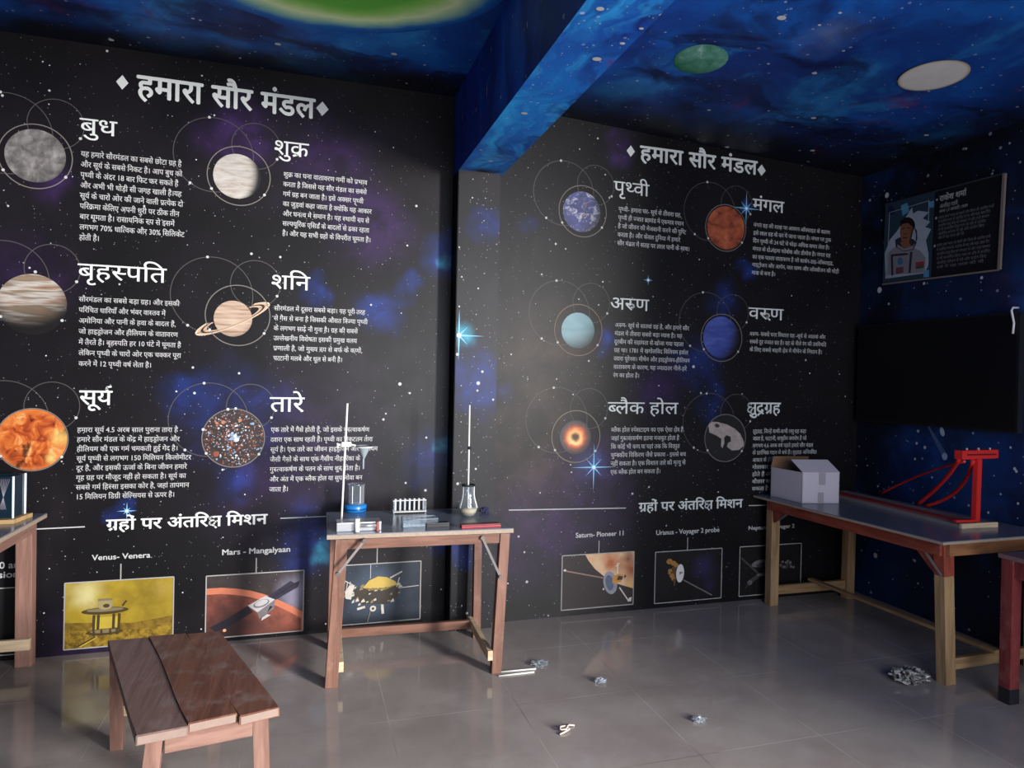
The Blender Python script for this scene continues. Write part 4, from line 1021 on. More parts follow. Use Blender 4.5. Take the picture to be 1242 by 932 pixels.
# beaker on a blue dish
pd = at_z(431.5, 622.5, ZT); pd.y += .055
t = thing('plastic_dish', 'round bright blue dish under the beaker behind retort stand base', 'dish', (pd.x, pd.y, ZT))
BLUEP = flat('bright blue plastic', S(28, 116, 190), .3, .5, var=.06)
MB().lathe([(0, 0), (.058, 0), (.064, .008), (.064, .036), (.060, .040), (0, .040)], (pd.x, pd.y, ZT), BLUEP, 36).build('bowl', None, t)
MB().lathe([(.0642, .012), (.0655, .013), (.0655, .019), (.0642, .020)], (pd.x, pd.y, ZT), flat('dark blue band', S(16, 60, 120), .3, .5), 36).build('rim_band', None, t, 'dark blue band')
t = thing('beaker', 'tall clear glass beaker standing on the blue dish', 'beaker', (pd.x + .006, pd.y, ZT + .041))
BK = .044
b = MB(); b.lathe([(0, .003), (BK - .003, .003), (BK, .008), (BK + .001, .112), (BK + .006, .118), (BK + .003, .119), (BK - .002, .112), (BK - .003, .010), (0, .006)], (pd.x + .006, pd.y, ZT + .038), GLASS, 36); b.build('glass_wall', None, t)
b = MB()
for a in (-2.15, -1.15):
    x, y = pd.x + .006 + (BK + .0015) * math.cos(a), pd.y + (BK + .0015) * math.sin(a)
    b.box((x - .0018, y - .0008, ZT + .050), (x + .0018, y + .0008, ZT + .148), WHITE)
b.build('graduation_strip', None, t, 'white vertical graduation strip')

# small metal fitting lying on the stand's base
p = at_y(433, 640, pb0.y - .012)
t = thing('metal_fitting', 'small silver cylinder fitting lying at front of retort stand base', 'fitting', (p.x, p.y, ZT))
b = MB(); b.tube([(p.x, pb0.y - .016, ZT + .001), (p.x, pb0.y - .016, ZT + .068)], .013, WHITE, 16); b.build('upright_barrel', None, t)
b = MB(); b.tube([(p.x + .012, pb0.y - .016, ZT + .030), (p.x + .095, pb0.y - .014, ZT + .030)], .009, CHROME, 14); b.build('side_tube', None, t)
b = MB(); b.box((p.x + .094, pb0.y - .024, ZT + .0005), (p.x + .108, pb0.y - .004, ZT + .048), flat('dull red plastic', S(130, 60, 54), .5), .003); b.build('end_cap', None, t, 'dull red cap')

# test tube rack
q0, q1 = at_z(478, 624.5, ZT), at_z(517, 623.5, ZT)
ry = q0.y + .03
t = thing('test_tube_rack', 'white test tube rack holding a row of tubes on lab table', 'rack', ((q0.x + q1.x) / 2, ry, ZT))
zt_ = at_y(490, 606.5, ry).z
for z0, z1, nm in ((zt_ - .004, zt_, 'top_rail'), (ZT + .008, ZT + .013, 'bottom_rail')):
    MB().box((q0.x - .004, ry - .018, z0), (q1.x + .004, ry + .018, z1), WHITE, .001).build(nm, None, t)
for x in (q0.x, q1.x):
    MB().box((x - .004, ry - .020, ZT), (x + .003, ry + .020, zt_ - .003), glass('clear acrylic', (.9, .93, .97, 1), .05, .7), .001).build('end_plate', None, t)
TUBE = flat('white lined tube glass', S(196, 200, 208), .2, .5, var=.04)
proto = None
for k in range(7):
    x = q0.x + .010 + (q1.x - q0.x - .020) * k / 6
    if proto is None:
        proto = MB().lathe([(0, .014), (.004, .016), (.0058, .021), (.0058, zt_ - ZT + .002), (.0075, zt_ - ZT + .006), (.0052, zt_ - ZT + .006), (.0045, .024), (0, .021)], (0, 0, 0), TUBE, 12).build('test_tube')
        o = proto
    else: o = proto.copy(); COL.objects.link(o)
    o.location = (x, ry, ZT)
    tag(o, ('leftmost white tube in the small test tube rack', 'second white tube from the left in the test tube rack', 'third white tube from the left in the test tube rack', 'middle white tube of seven in the test tube rack', 'third white tube from the right in the test tube rack', 'second white tube from the right in the test tube rack', 'rightmost white tube in the small test tube rack')[k], 'test tube', 'test tubes in the rack')

# clear trough
q0, q1 = at_z(489, 641, ZT), at_z(531, 639, ZT); d_ = .085
t = thing('glass_trough', 'clear rectangular trough in front of the test tube rack', 'trough', ((q0.x + q1.x) / 2, q0.y + d_ / 2, ZT))
y0 = q0.y; h_ = .042
b = MB()
b.box((q0.x, y0, ZT + .0005), (q1.x, y0 + d_, ZT + .003), GLASS)
for lo, hi in (((q0.x, y0), (q1.x, y0 + .003)), ((q0.x, y0 + d_ - .003), (q1.x, y0 + d_)), ((q0.x, y0 + .003), (q0.x + .003, y0 + d_ - .003)), ((q1.x - .003, y0 + .003), (q1.x, y0 + d_ - .003))):
    b.box((*lo, ZT + .003), (*hi, ZT + h_), GLASS)
b.build('trough_walls', None, t)
b = MB(); pts = [(q0.x, y0, ZT + h_), (q1.x, y0, ZT + h_), (q1.x, y0 + d_, ZT + h_), (q0.x, y0 + d_, ZT + h_), (q0.x, y0, ZT + h_)]
for i in range(4): b.tube([pts[i], pts[i + 1]], .002, flat('trough rim', S(120, 132, 148), .2, .5), 6)
b.build('rim', None, t)
# black box and red case
q0, q1 = at_z(517.5, 640.5, ZT), at_z(545, 639.5, ZT)
t = thing('flat_case', 'small flat black case lying in the middle of lab table front', 'case', ((q0.x + q1.x) / 2, q0.y + .02, ZT))
MB().box((q0.x, q0.y, ZT), (q1.x, q0.y + .045, ZT + .014), flat('black plastic case', S(26, 25, 27), .45), .002).build('case_body', None, t)
MB().box((q0.x, q0.y, ZT + .0145), (q1.x, q0.y + .045, ZT + .022), flat('black plastic lid', S(38, 36, 38), .35), .002).build('lid', None, t)
q0, q1 = at_z(560, 641.5, ZT), at_z(608.5, 640, ZT)
t = thing('flat_case', 'long flat red case at right front corner of lab table', 'case', ((q0.x + q1.x) / 2, q0.y + .02, ZT))
MB().box((q0.x, q0.y, ZT), (q1.x, q0.y + .05, ZT + .010), flat('crimson plastic', S(150, 36, 48), .4), .002).build('case_body', None, t)
MB().box((q0.x - .001, q0.y, ZT + .0105), (q1.x - .004, q0.y + .048, ZT + .018), flat('dark crimson plastic', S(104, 26, 36), .4), .002).build('lid', None, t)

# flask with a tall rod
fc = at_z(570, 628, ZT); fc.y += .05
t = thing('conical_flask', 'wide necked glass flask with black rim and cream bottom', 'flask', (fc.x, fc.y, ZT))
b = MB(); b.lathe([(0, .002), (.034, .002), (.048, .022), (.053, .045), (.050, .062), (.038, .100), (.034, .125), (.034, .172), (.031, .172), (.031, .125), (.035, .100), (.047, .062), (.050, .045), (.045, .024), (.032, .005), (0, .005)], (fc.x, fc.y, ZT), GLASS, 40); b.build('glass_body', None, t)
b = MB()  # white lines stand in for highlights along the flask glass
for a in (-2.75, -.40, -.62):
    pr = [(.0535, .047), (.0505, .062), (.0385, .100), (.0345, .125), (.0345, .170)]
    b.tube([(fc.x + r * math.cos(a), fc.y + r * math.sin(a), ZT + z) for r, z in pr], .0014, WHITE, 6)
b.build('glass_highlight', None, t, 'white painted highlight on the glass')
MB().lathe([(.0335, .168), (.038, .169), (.0385, .177), (.0335, .178)], (fc.x, fc.y, ZT), flat('black rubber', S(18, 18, 20), .6), 36).build('rim', None, t, 'black rim ring')
MB().lathe([(0, .0055), (.032, .0058), (.0455, .025), (.0498, .043), (0, .046)], (fc.x, fc.y, ZT), flat('cream granules', S(178, 164, 136), .8, .2, var=.3, vscale=160), 36).build('contents', None, t, 'cream granules in the bottom')
rt_ = at_y(569.6, 491.5, fc.y)
t = thing('glass_rod', 'tall thin white rod standing in the wide necked flask', 'rod', (fc.x, fc.y, ZT + .05))
MB().tube([(fc.x - .001, fc.y, ZT + .048), rt_], .0050, WHITE, 10).build('shaft', None, t)
pz = at_y(569.3, 543.5, fc.y)
MB().lathe([(.005, -.010), (.010, -.006), (.011, .004), (.005, .010)], pz, flat('black rubber', S(18, 18, 20)), 14).build('collar', None, t, 'black collar')
pn = at_z(588, 622, ZT)
def crumple(c, r, sq, m, name, seed, sub=3, amp=.35):
    b = bmesh.new(); bmesh.ops.create_icosphere(b, subdivisions=sub, radius=1.0)
    g_ = random.Random(seed)
    for v in b.verts:
        k = 1 + amp * (g_.random() - .6) * 1.6
        v.co = Vector((v.co.x * r[0] * k, v.co.y * r[1] * k, max(0.0, (v.co.z * k * .5 + .45)) * sq)) + Vector(c)
    me = bpy.data.meshes.new(name); b.to_mesh(me); b.free(); me.materials.append(m)
    o = bpy.data.objects.new(name, me); COL.objects.link(o); return o
tag(crumple((pn.x, pn.y, ZT), (.030, .022), .036, flat('navy cloth', S(38, 40, 70), .8), 'cloth_scrap', 4), 'small crumpled navy blue scrap right of the flask', 'cloth')

# ------------------------------------------------------------------ stool with plank top
t = thing('wooden_bench', 'low brown bench with three worn planks in left foreground', 'bench', (-.39, 2.64, 0))
ZB = .455
RLc, RRc, FRc, FLc = Vector((-.732, 3.038, 0)), Vector((-.321, 3.036, 0)), Vector((-.058, 2.294, 0)), Vector((-.457, 2.217, 0))
def seat(s, tt): return (RLc.lerp(RRc, s)).lerp(FLc.lerp(FRc, s), tt)
for s0, s1, e0, e1, dz, m in ((0, .350, 1.0, 1.006, 0, W_SEATG), (.353, .692, .994, .990, .004, W_SEAT), (.697, 1.0, 1.012, 1.0, .001, W_SEAT)):
    b = MB(); r0 = .352 - .02 if s0 == 0 else s0
    n_ = 8; L_ = []; R2 = []
    for i in range(n_ + 1):
        k = i / n_
        w0 = .012 * math.sin(k * 5.5) if s0 == .353 else 0; w1 = .012 * math.sin(k * 5.5) if s0 == 0 else 0
        L_.append(seat(s0 + w0, k * e0)); R2.append(seat(s1 + w1, k * e1))
    pts = [(p.x, p.y, ZB - .030 + dz) for p in L_] + [(p.x, p.y, ZB - .030 + dz) for p in reversed(R2)]
    b.prism(pts, (0, 0, .030), m)
    bmesh.ops.bevel(b.b, geom=[e for e in b.b.edges if abs(e.verts[0].co.z - e.verts[1].co.z) < 1e-6 and e.verts[0].co.z > ZB - .01], offset=.003, segments=1, affect='EDGES')
    o = b.build('seat_plank', None, t)
    if m is W_SEATG: o['label'] = 'greyed left plank'
    ends = MB()
    a0, a1 = (L_[-1], R2[-1])
    ends.bar((a0.x + .004, a0.y - .0012, ZB - .015 + dz), (a1.x - .004, a1.y - .0012, ZB - .015 + dz), .0016, .024, flat('pale sawn end', S(132, 112, 102), .7), 0)
    ends.build('end_grain', None, o, 'pale sawn plank end')
ZU = ZB - .031
for (x0, y0, x1, y1) in ((-.455, 2.262, -.418, 2.300), (-.100, 2.318, -.118, 2.345), (-.700, 3.075, -.690, 3.005), (-.335, 3.060, -.345, 3.005)):
    MB().bar((x0, y0, 0), (x1, y1, ZU), .047, .042, W_PINK, .002, (0, 1, 0)).build('leg', None, t)
MB().bar((-.392, 2.290, ZU - .034), (-.142, 2.330, ZU - .034), .022, .062, W_PINKX, .002).build('apron', None, t)
MB().bar((-.668, 3.010, ZU - .034), (-.368, 3.010, ZU - .034), .022, .062, W_PINKX, .002).build('apron', None, t)
MB().bar((-.425, 2.325, ZU - .030), (-.685, 2.985, ZU - .030), .020, .055, W_PINKY, .002).build('side_rail', None, t)
MB().bar((-.125, 2.365, ZU - .030), (-.340, 2.985, ZU - .030), .020, .055, W_PINKY, .002).build('side_rail', None, t)
MB().bar((-.672, 3.045, .165), (-.36, 3.035, .165), .020, .042, W_PALE, .002).build('stretcher', None, t, 'pale low rail')

# ------------------------------------------------------------------ table at the left edge
t = thing('wooden_table', 'pinkish wooden table cut off by left edge of photo', 'table', (-1.9, 3.7, 0))
ZL = .775
b = MB(); b.box((-2.5, 3.12, ZL - .004), (-1.290, 4.122, ZL), LAM); b.build('tabletop', None, t)
MB().box((-2.5, 3.12, ZL - .024), (-1.288, 4.124, ZL - .0045), EDGE, .001).build('edge_board', None, t, 'pale board edge')
for x, y, xb in ((-1.362, 4.065, -1.358), (-1.34, 3.19, -1.36), (-2.44, 4.07, -2.45), (-2.44, 3.19, -2.45)):
    MB().bar((xb, y, 0), (x, y, ZL - .025), .074, .06, W_PINK, .003, (0, 1, 0)).build('leg', None, t)
for a, e, m in (((-1.325, 3.23, ZL - .055), (-1.325, 4.035, ZL - .055), W_PINKY), ((-2.44, 3.23, ZL - .055), (-2.44, 4.035, ZL - .055), W_PINKY), ((-2.40, 3.19, ZL - .055), (-1.38, 3.19, ZL - .055), W_PINKX), ((-2.40, 4.08, ZL - .055), (-1.38, 4.08, ZL - .055), W_PINKX)):
    MB().bar(a, e, .022, .058, m, .002).build('apron', None, t)
MB().bar((-2.42, 4.020, .128), (-1.322, 4.020, .122), .022, .056, W_PALE, .002).build('stretcher', None, t, 'pale raw wood low rail')
# mirror box model on it
p0, p1 = at_z(14.8, 629, ZL + .02), at_z(28, 624, ZL + .02)
t = thing('acrylic_box_model', 'dark acrylic box model on wooden base on left table', 'model', (p0.x - .2, p0.y + .05, ZL))
ex = Vector((-1, 0, 0)); ey = Vector((p1.x - p0.x, p1.y - p0.y, 0)); ey = Vector((.012, .115, 0))
hh = .205
BASEW = wood('light plywood', S(150, 120, 80), S(176, 146, 104), 'X', .6, .3)
b = MB(); o_ = Vector((p0.x, p0.y, 0))
b.prism([o_ + Vector((.018, -.035, ZL)), o_ + ey + Vector((.03, .02, ZL)), o_ + ey + Vector((-.55, .02, ZL)), o_ + Vector((-.55, -.05, ZL)), o_ + Vector((-.2, -.05, ZL))], (0, 0, .020), BASEW); b.build('base', None, t, 'light plywood base')
DKP = flat('dark teal acrylic', S(18, 34, 46), .08, .6, var=.1)
z0 = ZL + .0205
def pane(a, e, name, m, th=.003):
    d = (e - a).normalized(); nn = Vector((d.y, -d.x, 0)) * th
    b = MB(); b.prism([a + Vector((0, 0, z0)), e + Vector((0, 0, z0)), e + nn + Vector((0, 0, z0)), a + nn + Vector((0, 0, z0))], (0, 0, hh), m); return b.build(name, None, t)
A = o_.copy(); Bq = o_ + ey; C_ = o_ + Vector((-.42, 0, 0)); D_ = Bq + Vector((-.42, 0, 0))
pane(Bq, A, 'side_pane', DKP); fp = pane(A, C_, 'front_pane', DKP); pane(C_, D_, 'side_pane', DKP); pane(D_, Bq, 'back_pane', DKP)
LIGHT = flat('white acrylic edge', S(214, 224, 236), .3, .5, var=.02)
for q in (A, Bq): MB().tube([q + Vector((.003, -.002, z0)), q + Vector((.003, -.002, z0 + hh + .002))], .0055, LIGHT, 8).build('corner_strip', None, t, 'white corner strip')
b = MB()
STR_ = flat('string pattern grey', S(128, 122, 134), .5, var=0)
for k in range(8):
    a_ = k / 7
    for sg in (0, 1):
        xa = -.055 + (.045 if sg else -.12) * (1 - a_)
        b.tube([A + Vector((xa, -.005 - .0006 * sg, z0 + hh - .01)), A + Vector((-.055 + (.03 if sg else -.06) * a_, -.005 - .0006 * sg, z0 + .045))], 0.0007, STR_, 4, False)
b.build('string_pattern', None, fp, 'fine grey string fan')
# dark blue box under it
pq = at_z(0, 786, 0)
t = thing('storage_box', 'dark blue box corner on floor under the left table', 'box', (-1.72, 3.93, 0))
NV = flat('navy card', S(30, 42, 64), .45, .4, var=.15)
bx = MB(); M_ = Matrix.Translation((-1.66, 3.80, 0)) @ Matrix.Rotation(.35, 4, 'Z')
bx.box((-.24, -.13, 0), (.20, .13, .16), NV, .003, M_); bx.build('box_body', None, t)
lx = MB(); lx.box((-.245, -.135, .1605), (.205, .135, .188), flat('navy card lid', S(42, 56, 80), .4, .4), .003, M_); lx.build('lid', None, t)

# ------------------------------------------------------------------ long table by the right wall
ZR = .75
t = thing('long_table', 'long table with dark red apron along the right wall', 'table', (3.5, 3.35, 0))
tc = [(3.118, 2.622), (3.935, 2.640), (3.942, 4.055), (3.052, 4.052)]
b = MB(); b.prism([(x, y, ZR - .004) for x, y in tc], (0, 0, .004), LAM); b.build('tabletop', None, t)
b = MB(); b.prism([(x, y, ZR - .016) for x, y in tc], (0, 0, .0118), EDGE); b.build('edge_board', None, t, 'pale board edge')
zq = ZR - .017
MB().bar((3.152, 2.66, ZR - .050), (3.100, 3.94, ZR - .050), .024, .066, W_MAH, .002).build('apron', None, t, 'dark red painted apron')
MB().bar((3.17, 2.640, ZR - .048), (3.90, 2.655, ZR - .048), .024, .062, W_BRN, .002).build('apron', None, t, 'brown end apron')
MB().bar((3.15, 3.985, ZR - .050), (3.80, 3.985, ZR - .050), .024, .066, W_MAH, .002).build('apron', None, t)
MB().bar((3.88, 2.68, ZR - .050), (3.88, 3.98, ZR - .050), .024, .066, W_MAH, .002).build('apron', None, t)
for (x0, y0, x1, y1, red) in ((3.214, 2.668, 3.190, 2.682, .56), (3.140, 3.945, 3.140, 3.948, 0), (3.788, 3.940, 3.800, 3.945, 0), (3.865, 2.69, 3.865, 2.70, 0)):
    b = MB(); a = Vector((x0, y0, 0)); e = Vector((x1, y1, zq))
    lg = b.bar(a, e, .066, .060, W_TAN, .003, (0, 1, 0)).build('leg', None, t)
    if red:
        k = red / zq; b = MB(); b.bar(a.lerp(e, k), a.lerp(e, .998), .0685, .0625, W_MAHZ, .003, (0, 1, 0)); b.build('painted_top', None, lg, 'red painted leg top')
b = MB(); b.prism([(3.168, 2.71, ZR - .084), (3.160, 2.82, ZR - .084), (3.172, 2.715, ZR - .19)], (.018, .001, 0), W_MAHZ); b.build('corner_bracket', None, t, 'red triangular bracket')
b = MB(); b.prism([(3.108, 3.91, ZR - .084), (3.112, 3.80, ZR - .084), (3.112, 3.905, ZR - .17)], (.018, .001, 0), W_MAHZ); b.build('corner_bracket', None, t)
for a, e, X_ in (((1117, 662), (1142, 699), 3.145), ((965, 616.5), (945, 631), 3.10)):
    p0, p1 = at_x(*a, X_), at_x(*e, X_ + .012)
    MB().bar(p0, p1, .013, .004, STEEL, 0, (1, 0, 0)).build('brace', None, t, 'steel brace')
MB().bar((3.17, 3.945, .100), (3.76, 3.945, .100), .026, .062, W_TANX, .002).build('end_stretcher', None, t)
MB().bar((3.245, 2.672, .096), (3.835, 2.690, .096), .026, .058, W_TANX, .002).build('end_stretcher', None, t)
MB().bar((3.50, 3.99, .141), (3.545, 2.65, .136), .040, .018, W_TANY, .002, (0, 0, 1)).build('long_stretcher', None, t)

# white carton
t = thing('carton', 'white cardboard carton with raised flaps on long table', 'box', (3.31, 3.85, ZR))
CB = flat('white carton board', S(182, 174, 184), .7, .25, var=.04); CI = flat('brown carton inside', S(120, 92, 70), .8, .2, var=.08)
q0, q1, q2 = at_z(972.5, 611, ZR), at_z(1017.5, 611, ZR), at_z(934.5, 602, ZR)
fl, fr, bl = Vector((q0.x, q0.y, ZR)), Vector((q1.x, q1.y, ZR)), Vector((q2.x, q2.y, ZR)); bl.y = min(bl.y, 4.03); br_ = fr + (bl - fl)
hb = at_y(972.5, 573.5, q0.y).z - ZR
up = Vector((0, 0, hb)); th = .004
def board(pts, off, m, name, par=t, lab=None):
    b = MB(); b.prism(pts, off, m); return b.build(name, None, par, lab)
inw = (bl - fl).normalized(); rgt = (fr - fl).normalized()
body = MB()
body.prism([fl, fr, fr + up, fl + up], inw * th, CB); body.prism([bl, fl, fl + up, bl + up], rgt * th, CB)
body.prism([fr, br_, br_ + up, fr + up], -rgt * th, CB); body.prism([br_, bl, bl + up, br_ + up], -inw * th, CB); body.prism([fl, fr, br_, bl], (0, 0, th), CB)
body.build('carton_body', None, t)
ins = MB(); e_ = .0045
ins.poly([fl + rgt * e_ + inw * e_ + Vector((0, 0, .006)), fl + rgt * e_ + inw * e_ + up, bl + rgt * e_ - inw * e_ + up, bl + rgt * e_ - inw * e_ + Vector((0, 0, .006))], CI)
ins.poly([bl + rgt * e_ - inw * e_ + Vector((0, 0, .006)), br_ - rgt * e_ - inw * e_ + Vector((0, 0, .006)), br_ - rgt * e_ - inw * e_ + up, bl + rgt * e_ - inw * e_ + up], CI)
ins.poly([fr - rgt * e_ + inw * e_ + Vector((0, 0, .006)), br_ - rgt * e_ - inw * e_ + Vector((0, 0, .006)), br_ - rgt * e_ - inw * e_ + up, fr - rgt * e_ + inw * e_ + up], CI)
ins.build('carton_lining', None, t, 'brown inner faces')
fv = inw * .105 + Vector((0, 0, .072))
board([fl + up, fr + up, fr + up + fv, fl + up + fv], Vector((0, -.002, .003)), CB, 'flap')
bv = -inw * .02 + Vector((0, 0, .078))
board([br_ + up, bl + up, bl + up + bv, br_ + up + bv], inw * .003, CI, 'flap', t, 'brown rear flap inside')
lv = rgt * .05 - Vector((0, 0, .055))
board([bl + up + rgt * .005 - inw * .02, fl + up + rgt * .005 + inw * .02, fl + up + lv + inw * .02, bl + up + lv - inw * .02], rgt * .003, CI, 'flap', t, 'brown side flap folded inside')
TP = flat('brown grey parcel tape', S(150, 142, 150), .35, .5, var=.05)
w_ = (fr - fl).length
for s0, s1, h0, h1 in ((.44, .62, .60, 1.0), (.42, .58, .02, .36)):
    a = fl + rgt * w_ * s0 - inw * .0012; e = fl + rgt * w_ * s1 - inw * .0012
    board([a + up * h0, e + up * h0, e + up * h1, a + up * h1], -inw * .0006, TP, 'tape', t, 'grey tape on the front')

# red bridge model
t = thing('bridge_model', 'red suspension bridge model on long grey board on table', 'model', (3.75, 3.4, ZR))
RB = flat('bright red paint', S(196, 40, 38), .4, .45, var=.06); RBD = flat('faded red paint', S(140, 44, 44), .6, .3, var=.15)
n0, n1 = at_z(1163, 641, ZR), at_z(1207, 639, ZR)
f0, f1 = Vector((3.600, 3.99, 0)), Vector((3.800, 3.99, 0)); n0.z = n1.z = 0
def bd(s, k): return f0.lerp(f1, s).lerp(n0.lerp(n1, s), k)
board([bd(0, 0) + Vector((0, 0, ZR)), bd(1, 0) + Vector((0, 0, ZR)), bd(1, 1) + Vector((0, 0, ZR)), bd(0, 1) + Vector((0, 0, ZR))], Vector((0, 0, .020)), flat('grey painted board', S(128, 118, 114), .6, .3, var=.12), 'baseboard', t, 'grey baseboard')
zb = ZR + .0202
pe = (bd(1, 1) - bd(0, 1)).normalized()
MB().bar(bd(0, 1) + Vector((0, -.010, ZR + .014)), bd(1, 1) + Vector((0, -.010, ZR + .014)), .016, .028, W_PALE, .002).build('end_batten', None, t, 'pale end batten')
board([bd(.05, .02) + Vector((0, 0, zb)), bd(.42, .02) + Vector((0, 0, zb)), bd(.46, .95) + Vector((0, 0, zb)), bd(.22, .95) + Vector((0, 0, zb))], Vector((0, 0, .008)), RBD, 'deck', t, 'faded red deck strip')
tb = at_z(1183, 634, zb); tz = at_y(1187.5, 557, tb.y).z
MB().bar((tb.x, tb.y, zb), (tb.x + .006, tb.y, tz), .032, .030, RB, .002, (0, 1, 0)).build('tower', None, t)
MB().bar((tb.x - .16, tb.y - .005, zb + .015), (tb.x + .0, tb.y - .005, zb + .012), .022, .014, RB, .002).build('tower_foot', None, t)
hx0, hx1 = at_y(1162.5, 552, tb.y), at_y(1206, 552, tb.y)
hd = MB().bar((hx0.x, tb.y, tz + .026), (hx1.x, tb.y, tz + .030), .050, .050, RB, .003).build('tower_head', None, t)
for k in range(3):
    x = hx0.x + (hx1.x - hx0.x) * (.18 + .32 * k); MB().lathe([(.006, 0), (.006, .010), (0, .012)], (x, tb.y - .01, tz + .054), flat('pale pin', S(190, 150, 140), .4), 8).build('pin', None, hd)
MB().box((hx0.x + .035, tb.y - .0275, tz + .024), (hx1.x - .02, tb.y - .0248, tz + .032), flat('dark slot', S(70, 16, 18), .6)).build('slot', None, hd)
def curve3(a, c, e, n=14): a, c, e = Vector(a), Vector(c), Vector(e); return [(1 - k) ** 2 * a + 2 * k * (1 - k) * c + k * k * e for k in (i / n for i in range(n + 1))]
def cable(p, q, mid, ya, yb, r, nm='cable'):
    a = at_y(*p, ya); e = at_y(*q, yb); m_ = at_y(*mid, (ya + yb) / 2)
    MB().tube(curve3(a, 2 * m_ - (a + e) / 2, e), r, RB, 10).build(nm, None, t)
tx = tb.y
cable((1164, 556), (1112, 612.5), (1142, 586), tx, 3.40, .012)
cable((1180, 558), (1122, 614), (1160, 596), tx, 3.34, .0105)
cable((1170, 560), (1066, 600), (1118, 576), tx + .03, 3.80, .0075)

# red bench cut by the right edge
t = thing('red_table', 'dark red chipped table cut off by right edge of photo', 'table', (3.55, 2.15, 0))
RP = wood('chipped dark red paint', S(92, 34, 36), S(116, 48, 48), 'Z', .5, .35, wear=S(150, 108, 100), wear_amt=.3)
lt = at_y(1231, 676, 2.43); zt2 = lt.z
MB().box((3.285, 1.72, zt2 - .006), (3.93, 2.465, zt2 + .016), flat('dusty grey red top', S(108, 84, 86), .4, .4, var=.15), .003).build('tabletop', None, t)
for x0, y0, x1, y1 in ((3.325, 2.425, 3.325, 2.425), (3.88, 2.425, 3.88, 2.425), (3.335, 1.77, 3.335, 1.77), (3.88, 1.77, 3.88, 1.77)):
    lg = MB().bar((x0, y0, 0), (x1, y1, zt2 - .007), .062, .058, RP, .003, (0, 1, 0)).build('leg', None, t)
    MB().bar((x0, y0, 0.0005), (x0, y0, .075), .0635, .0595, flat('black foot paint', S(28, 28, 34), .5), .003, (0, 1, 0)).build('foot', None, lg, 'black painted foot')
for a, e in (((3.36, 2.435, zt2 - .050), (3.85, 2.435, zt2 - .050)), ((3.315, 1.80, zt2 - .050), (3.315, 2.395, zt2 - .050)), ((3.89, 1.80, zt2 - .050), (3.89, 2.395, zt2 - .050)), ((3.36, 1.76, zt2 - .050), (3.85, 1.76, zt2 - .050))):
    MB().bar(a, e, .022, .085, RP, .002).build('apron', None, t)

# ------------------------------------------------------------------ screen and poster on the right wall
XS = 3.905
a, c = at_x(1041, 395, XS), at_x(1237, 379, XS); d0, e0 = at_x(1041, 511, XS), at_x(1237, 525.5, XS)
y1 = min(a.y, 4.05); y0 = c.y; z1 = (a.z + c.z) / 2; z0_ = (d0.z + e0.z) / 2
t = thing('television', 'large black flat screen on the dark blue right wall', 'television', (XS + .03, (y0 + y1) / 2, z0_))
BKP = flat('matt black plastic', S(15, 15, 17), .5, .35, var=.05)
MB().box((XS, y0, z0_), (XS + .045, y1, z1), BKP, .004).build('housing', None, t)
MB().box((XS - .0015, y0 + .012, z0_ + .016), (XS + .0005, y1 - .012, z1 - .012), flat('black screen glass', S(13, 13, 15), .35, .25, var=.02)).build('screen', None, t)
MB().box((XS - .002, y0 - .004, z0_), (XS + .040, y0 - .0005, z1), flat('dull grey bezel side', S(24, 26, 32), .4)).build('side_trim', None, t, 'grey side trim')
MB().box((XS + .045, (y0 + y1) / 2 - .2, (z0_ + z1) / 2 - .15), (XW - .003, (y0 + y1) / 2 + .2, (z0_ + z1) / 2 + .15), BKP).build('wall_bracket', None, t)
k0, k1, k2 = at_x(1226.5, 377, XS - .012), at_x(1229.5, 392, XS - .014), at_x(1228.5, 405, XS - .012)
b = MB(); k0.x = XS - .010; k1.x = XS - .012; k2.x = XS - .012
b.tube([k0 + Vector((.055, 0, .020)), k0 + Vector((.01, 0, .018)), k0, k1, k2], .006, WHITE, 8)
w = b.build('cable'); tag(w, 'short white cable end hanging over the top of the screen', 'cable')

XPp = 3.950
c4 = [at_x(*q, XPp) for q in ((1070.5, 345), (1212, 327.3), (1218.5, 210.8), (1073.8, 248.5))]      # BL BR TR TL
t = thing('poster', 'dark framed poster of an astronaut with white writing on right wall', 'poster', ((c4[0] + c4[1]) / 2))
Qp = lambda s, v, l: ((c4[0].lerp(c4[1], s)).lerp(c4[3].lerp(c4[2], s), v) + Vector((-l, 0, 0)))
b = MB(); b.prism([Qp(0, 0, .0), Qp(1, 0, .0), Qp(1, 1, .0), Qp(0, 1, .0)], (.012, 0, 0), flat('poster board black', S(17, 18, 22), .35, .3, var=.1)); b.build('board', None, t)
b = MB()
FRM = flat('taupe frame edge', S(110, 98, 92), .5)
b.bar(Qp(1.004, 0, .004), Qp(1.004, 1, .004), .016, .016, FRM, 0); b.bar(Qp(0, 1.003, .004), Qp(1, 1.003, .004), .004, .010, flat('dark frame edge', S(40, 44, 52), .5), 0); b.bar(Qp(0, -.003, .004), Qp(1, -.003, .004), .006, .010, FRM, 0)
b.build('frame', None, t, 'thin frame')
sh = Sheet(lambda u, v, l: Qp(u, v, l))
Z7 = lambda x, y: ((x - 185) / 605.0, None)
def pp(x, y):
    """crop position on the poster to (s, t)"""
    s = (x - 178 + (y - 500) * .03) / 612.0
    top = 290 - (x - 185) * .262; bot = 702 - (x - 170) * .125
    return (s, (bot - y) / (bot - top))
TEALP = F_('poster teal wash', 34, 52, 64, var=.3, vs=14); WSH = F_('poster white splash', 142, 150, 162, var=.12)
lf = [.001]
def PG(m, *pts): lf[0] += .00007; sh.poly([pp(*q) for q in pts], m, lf[0])
PG(TEALP, (186, 290), (470, 217), (455, 662), (172, 700))
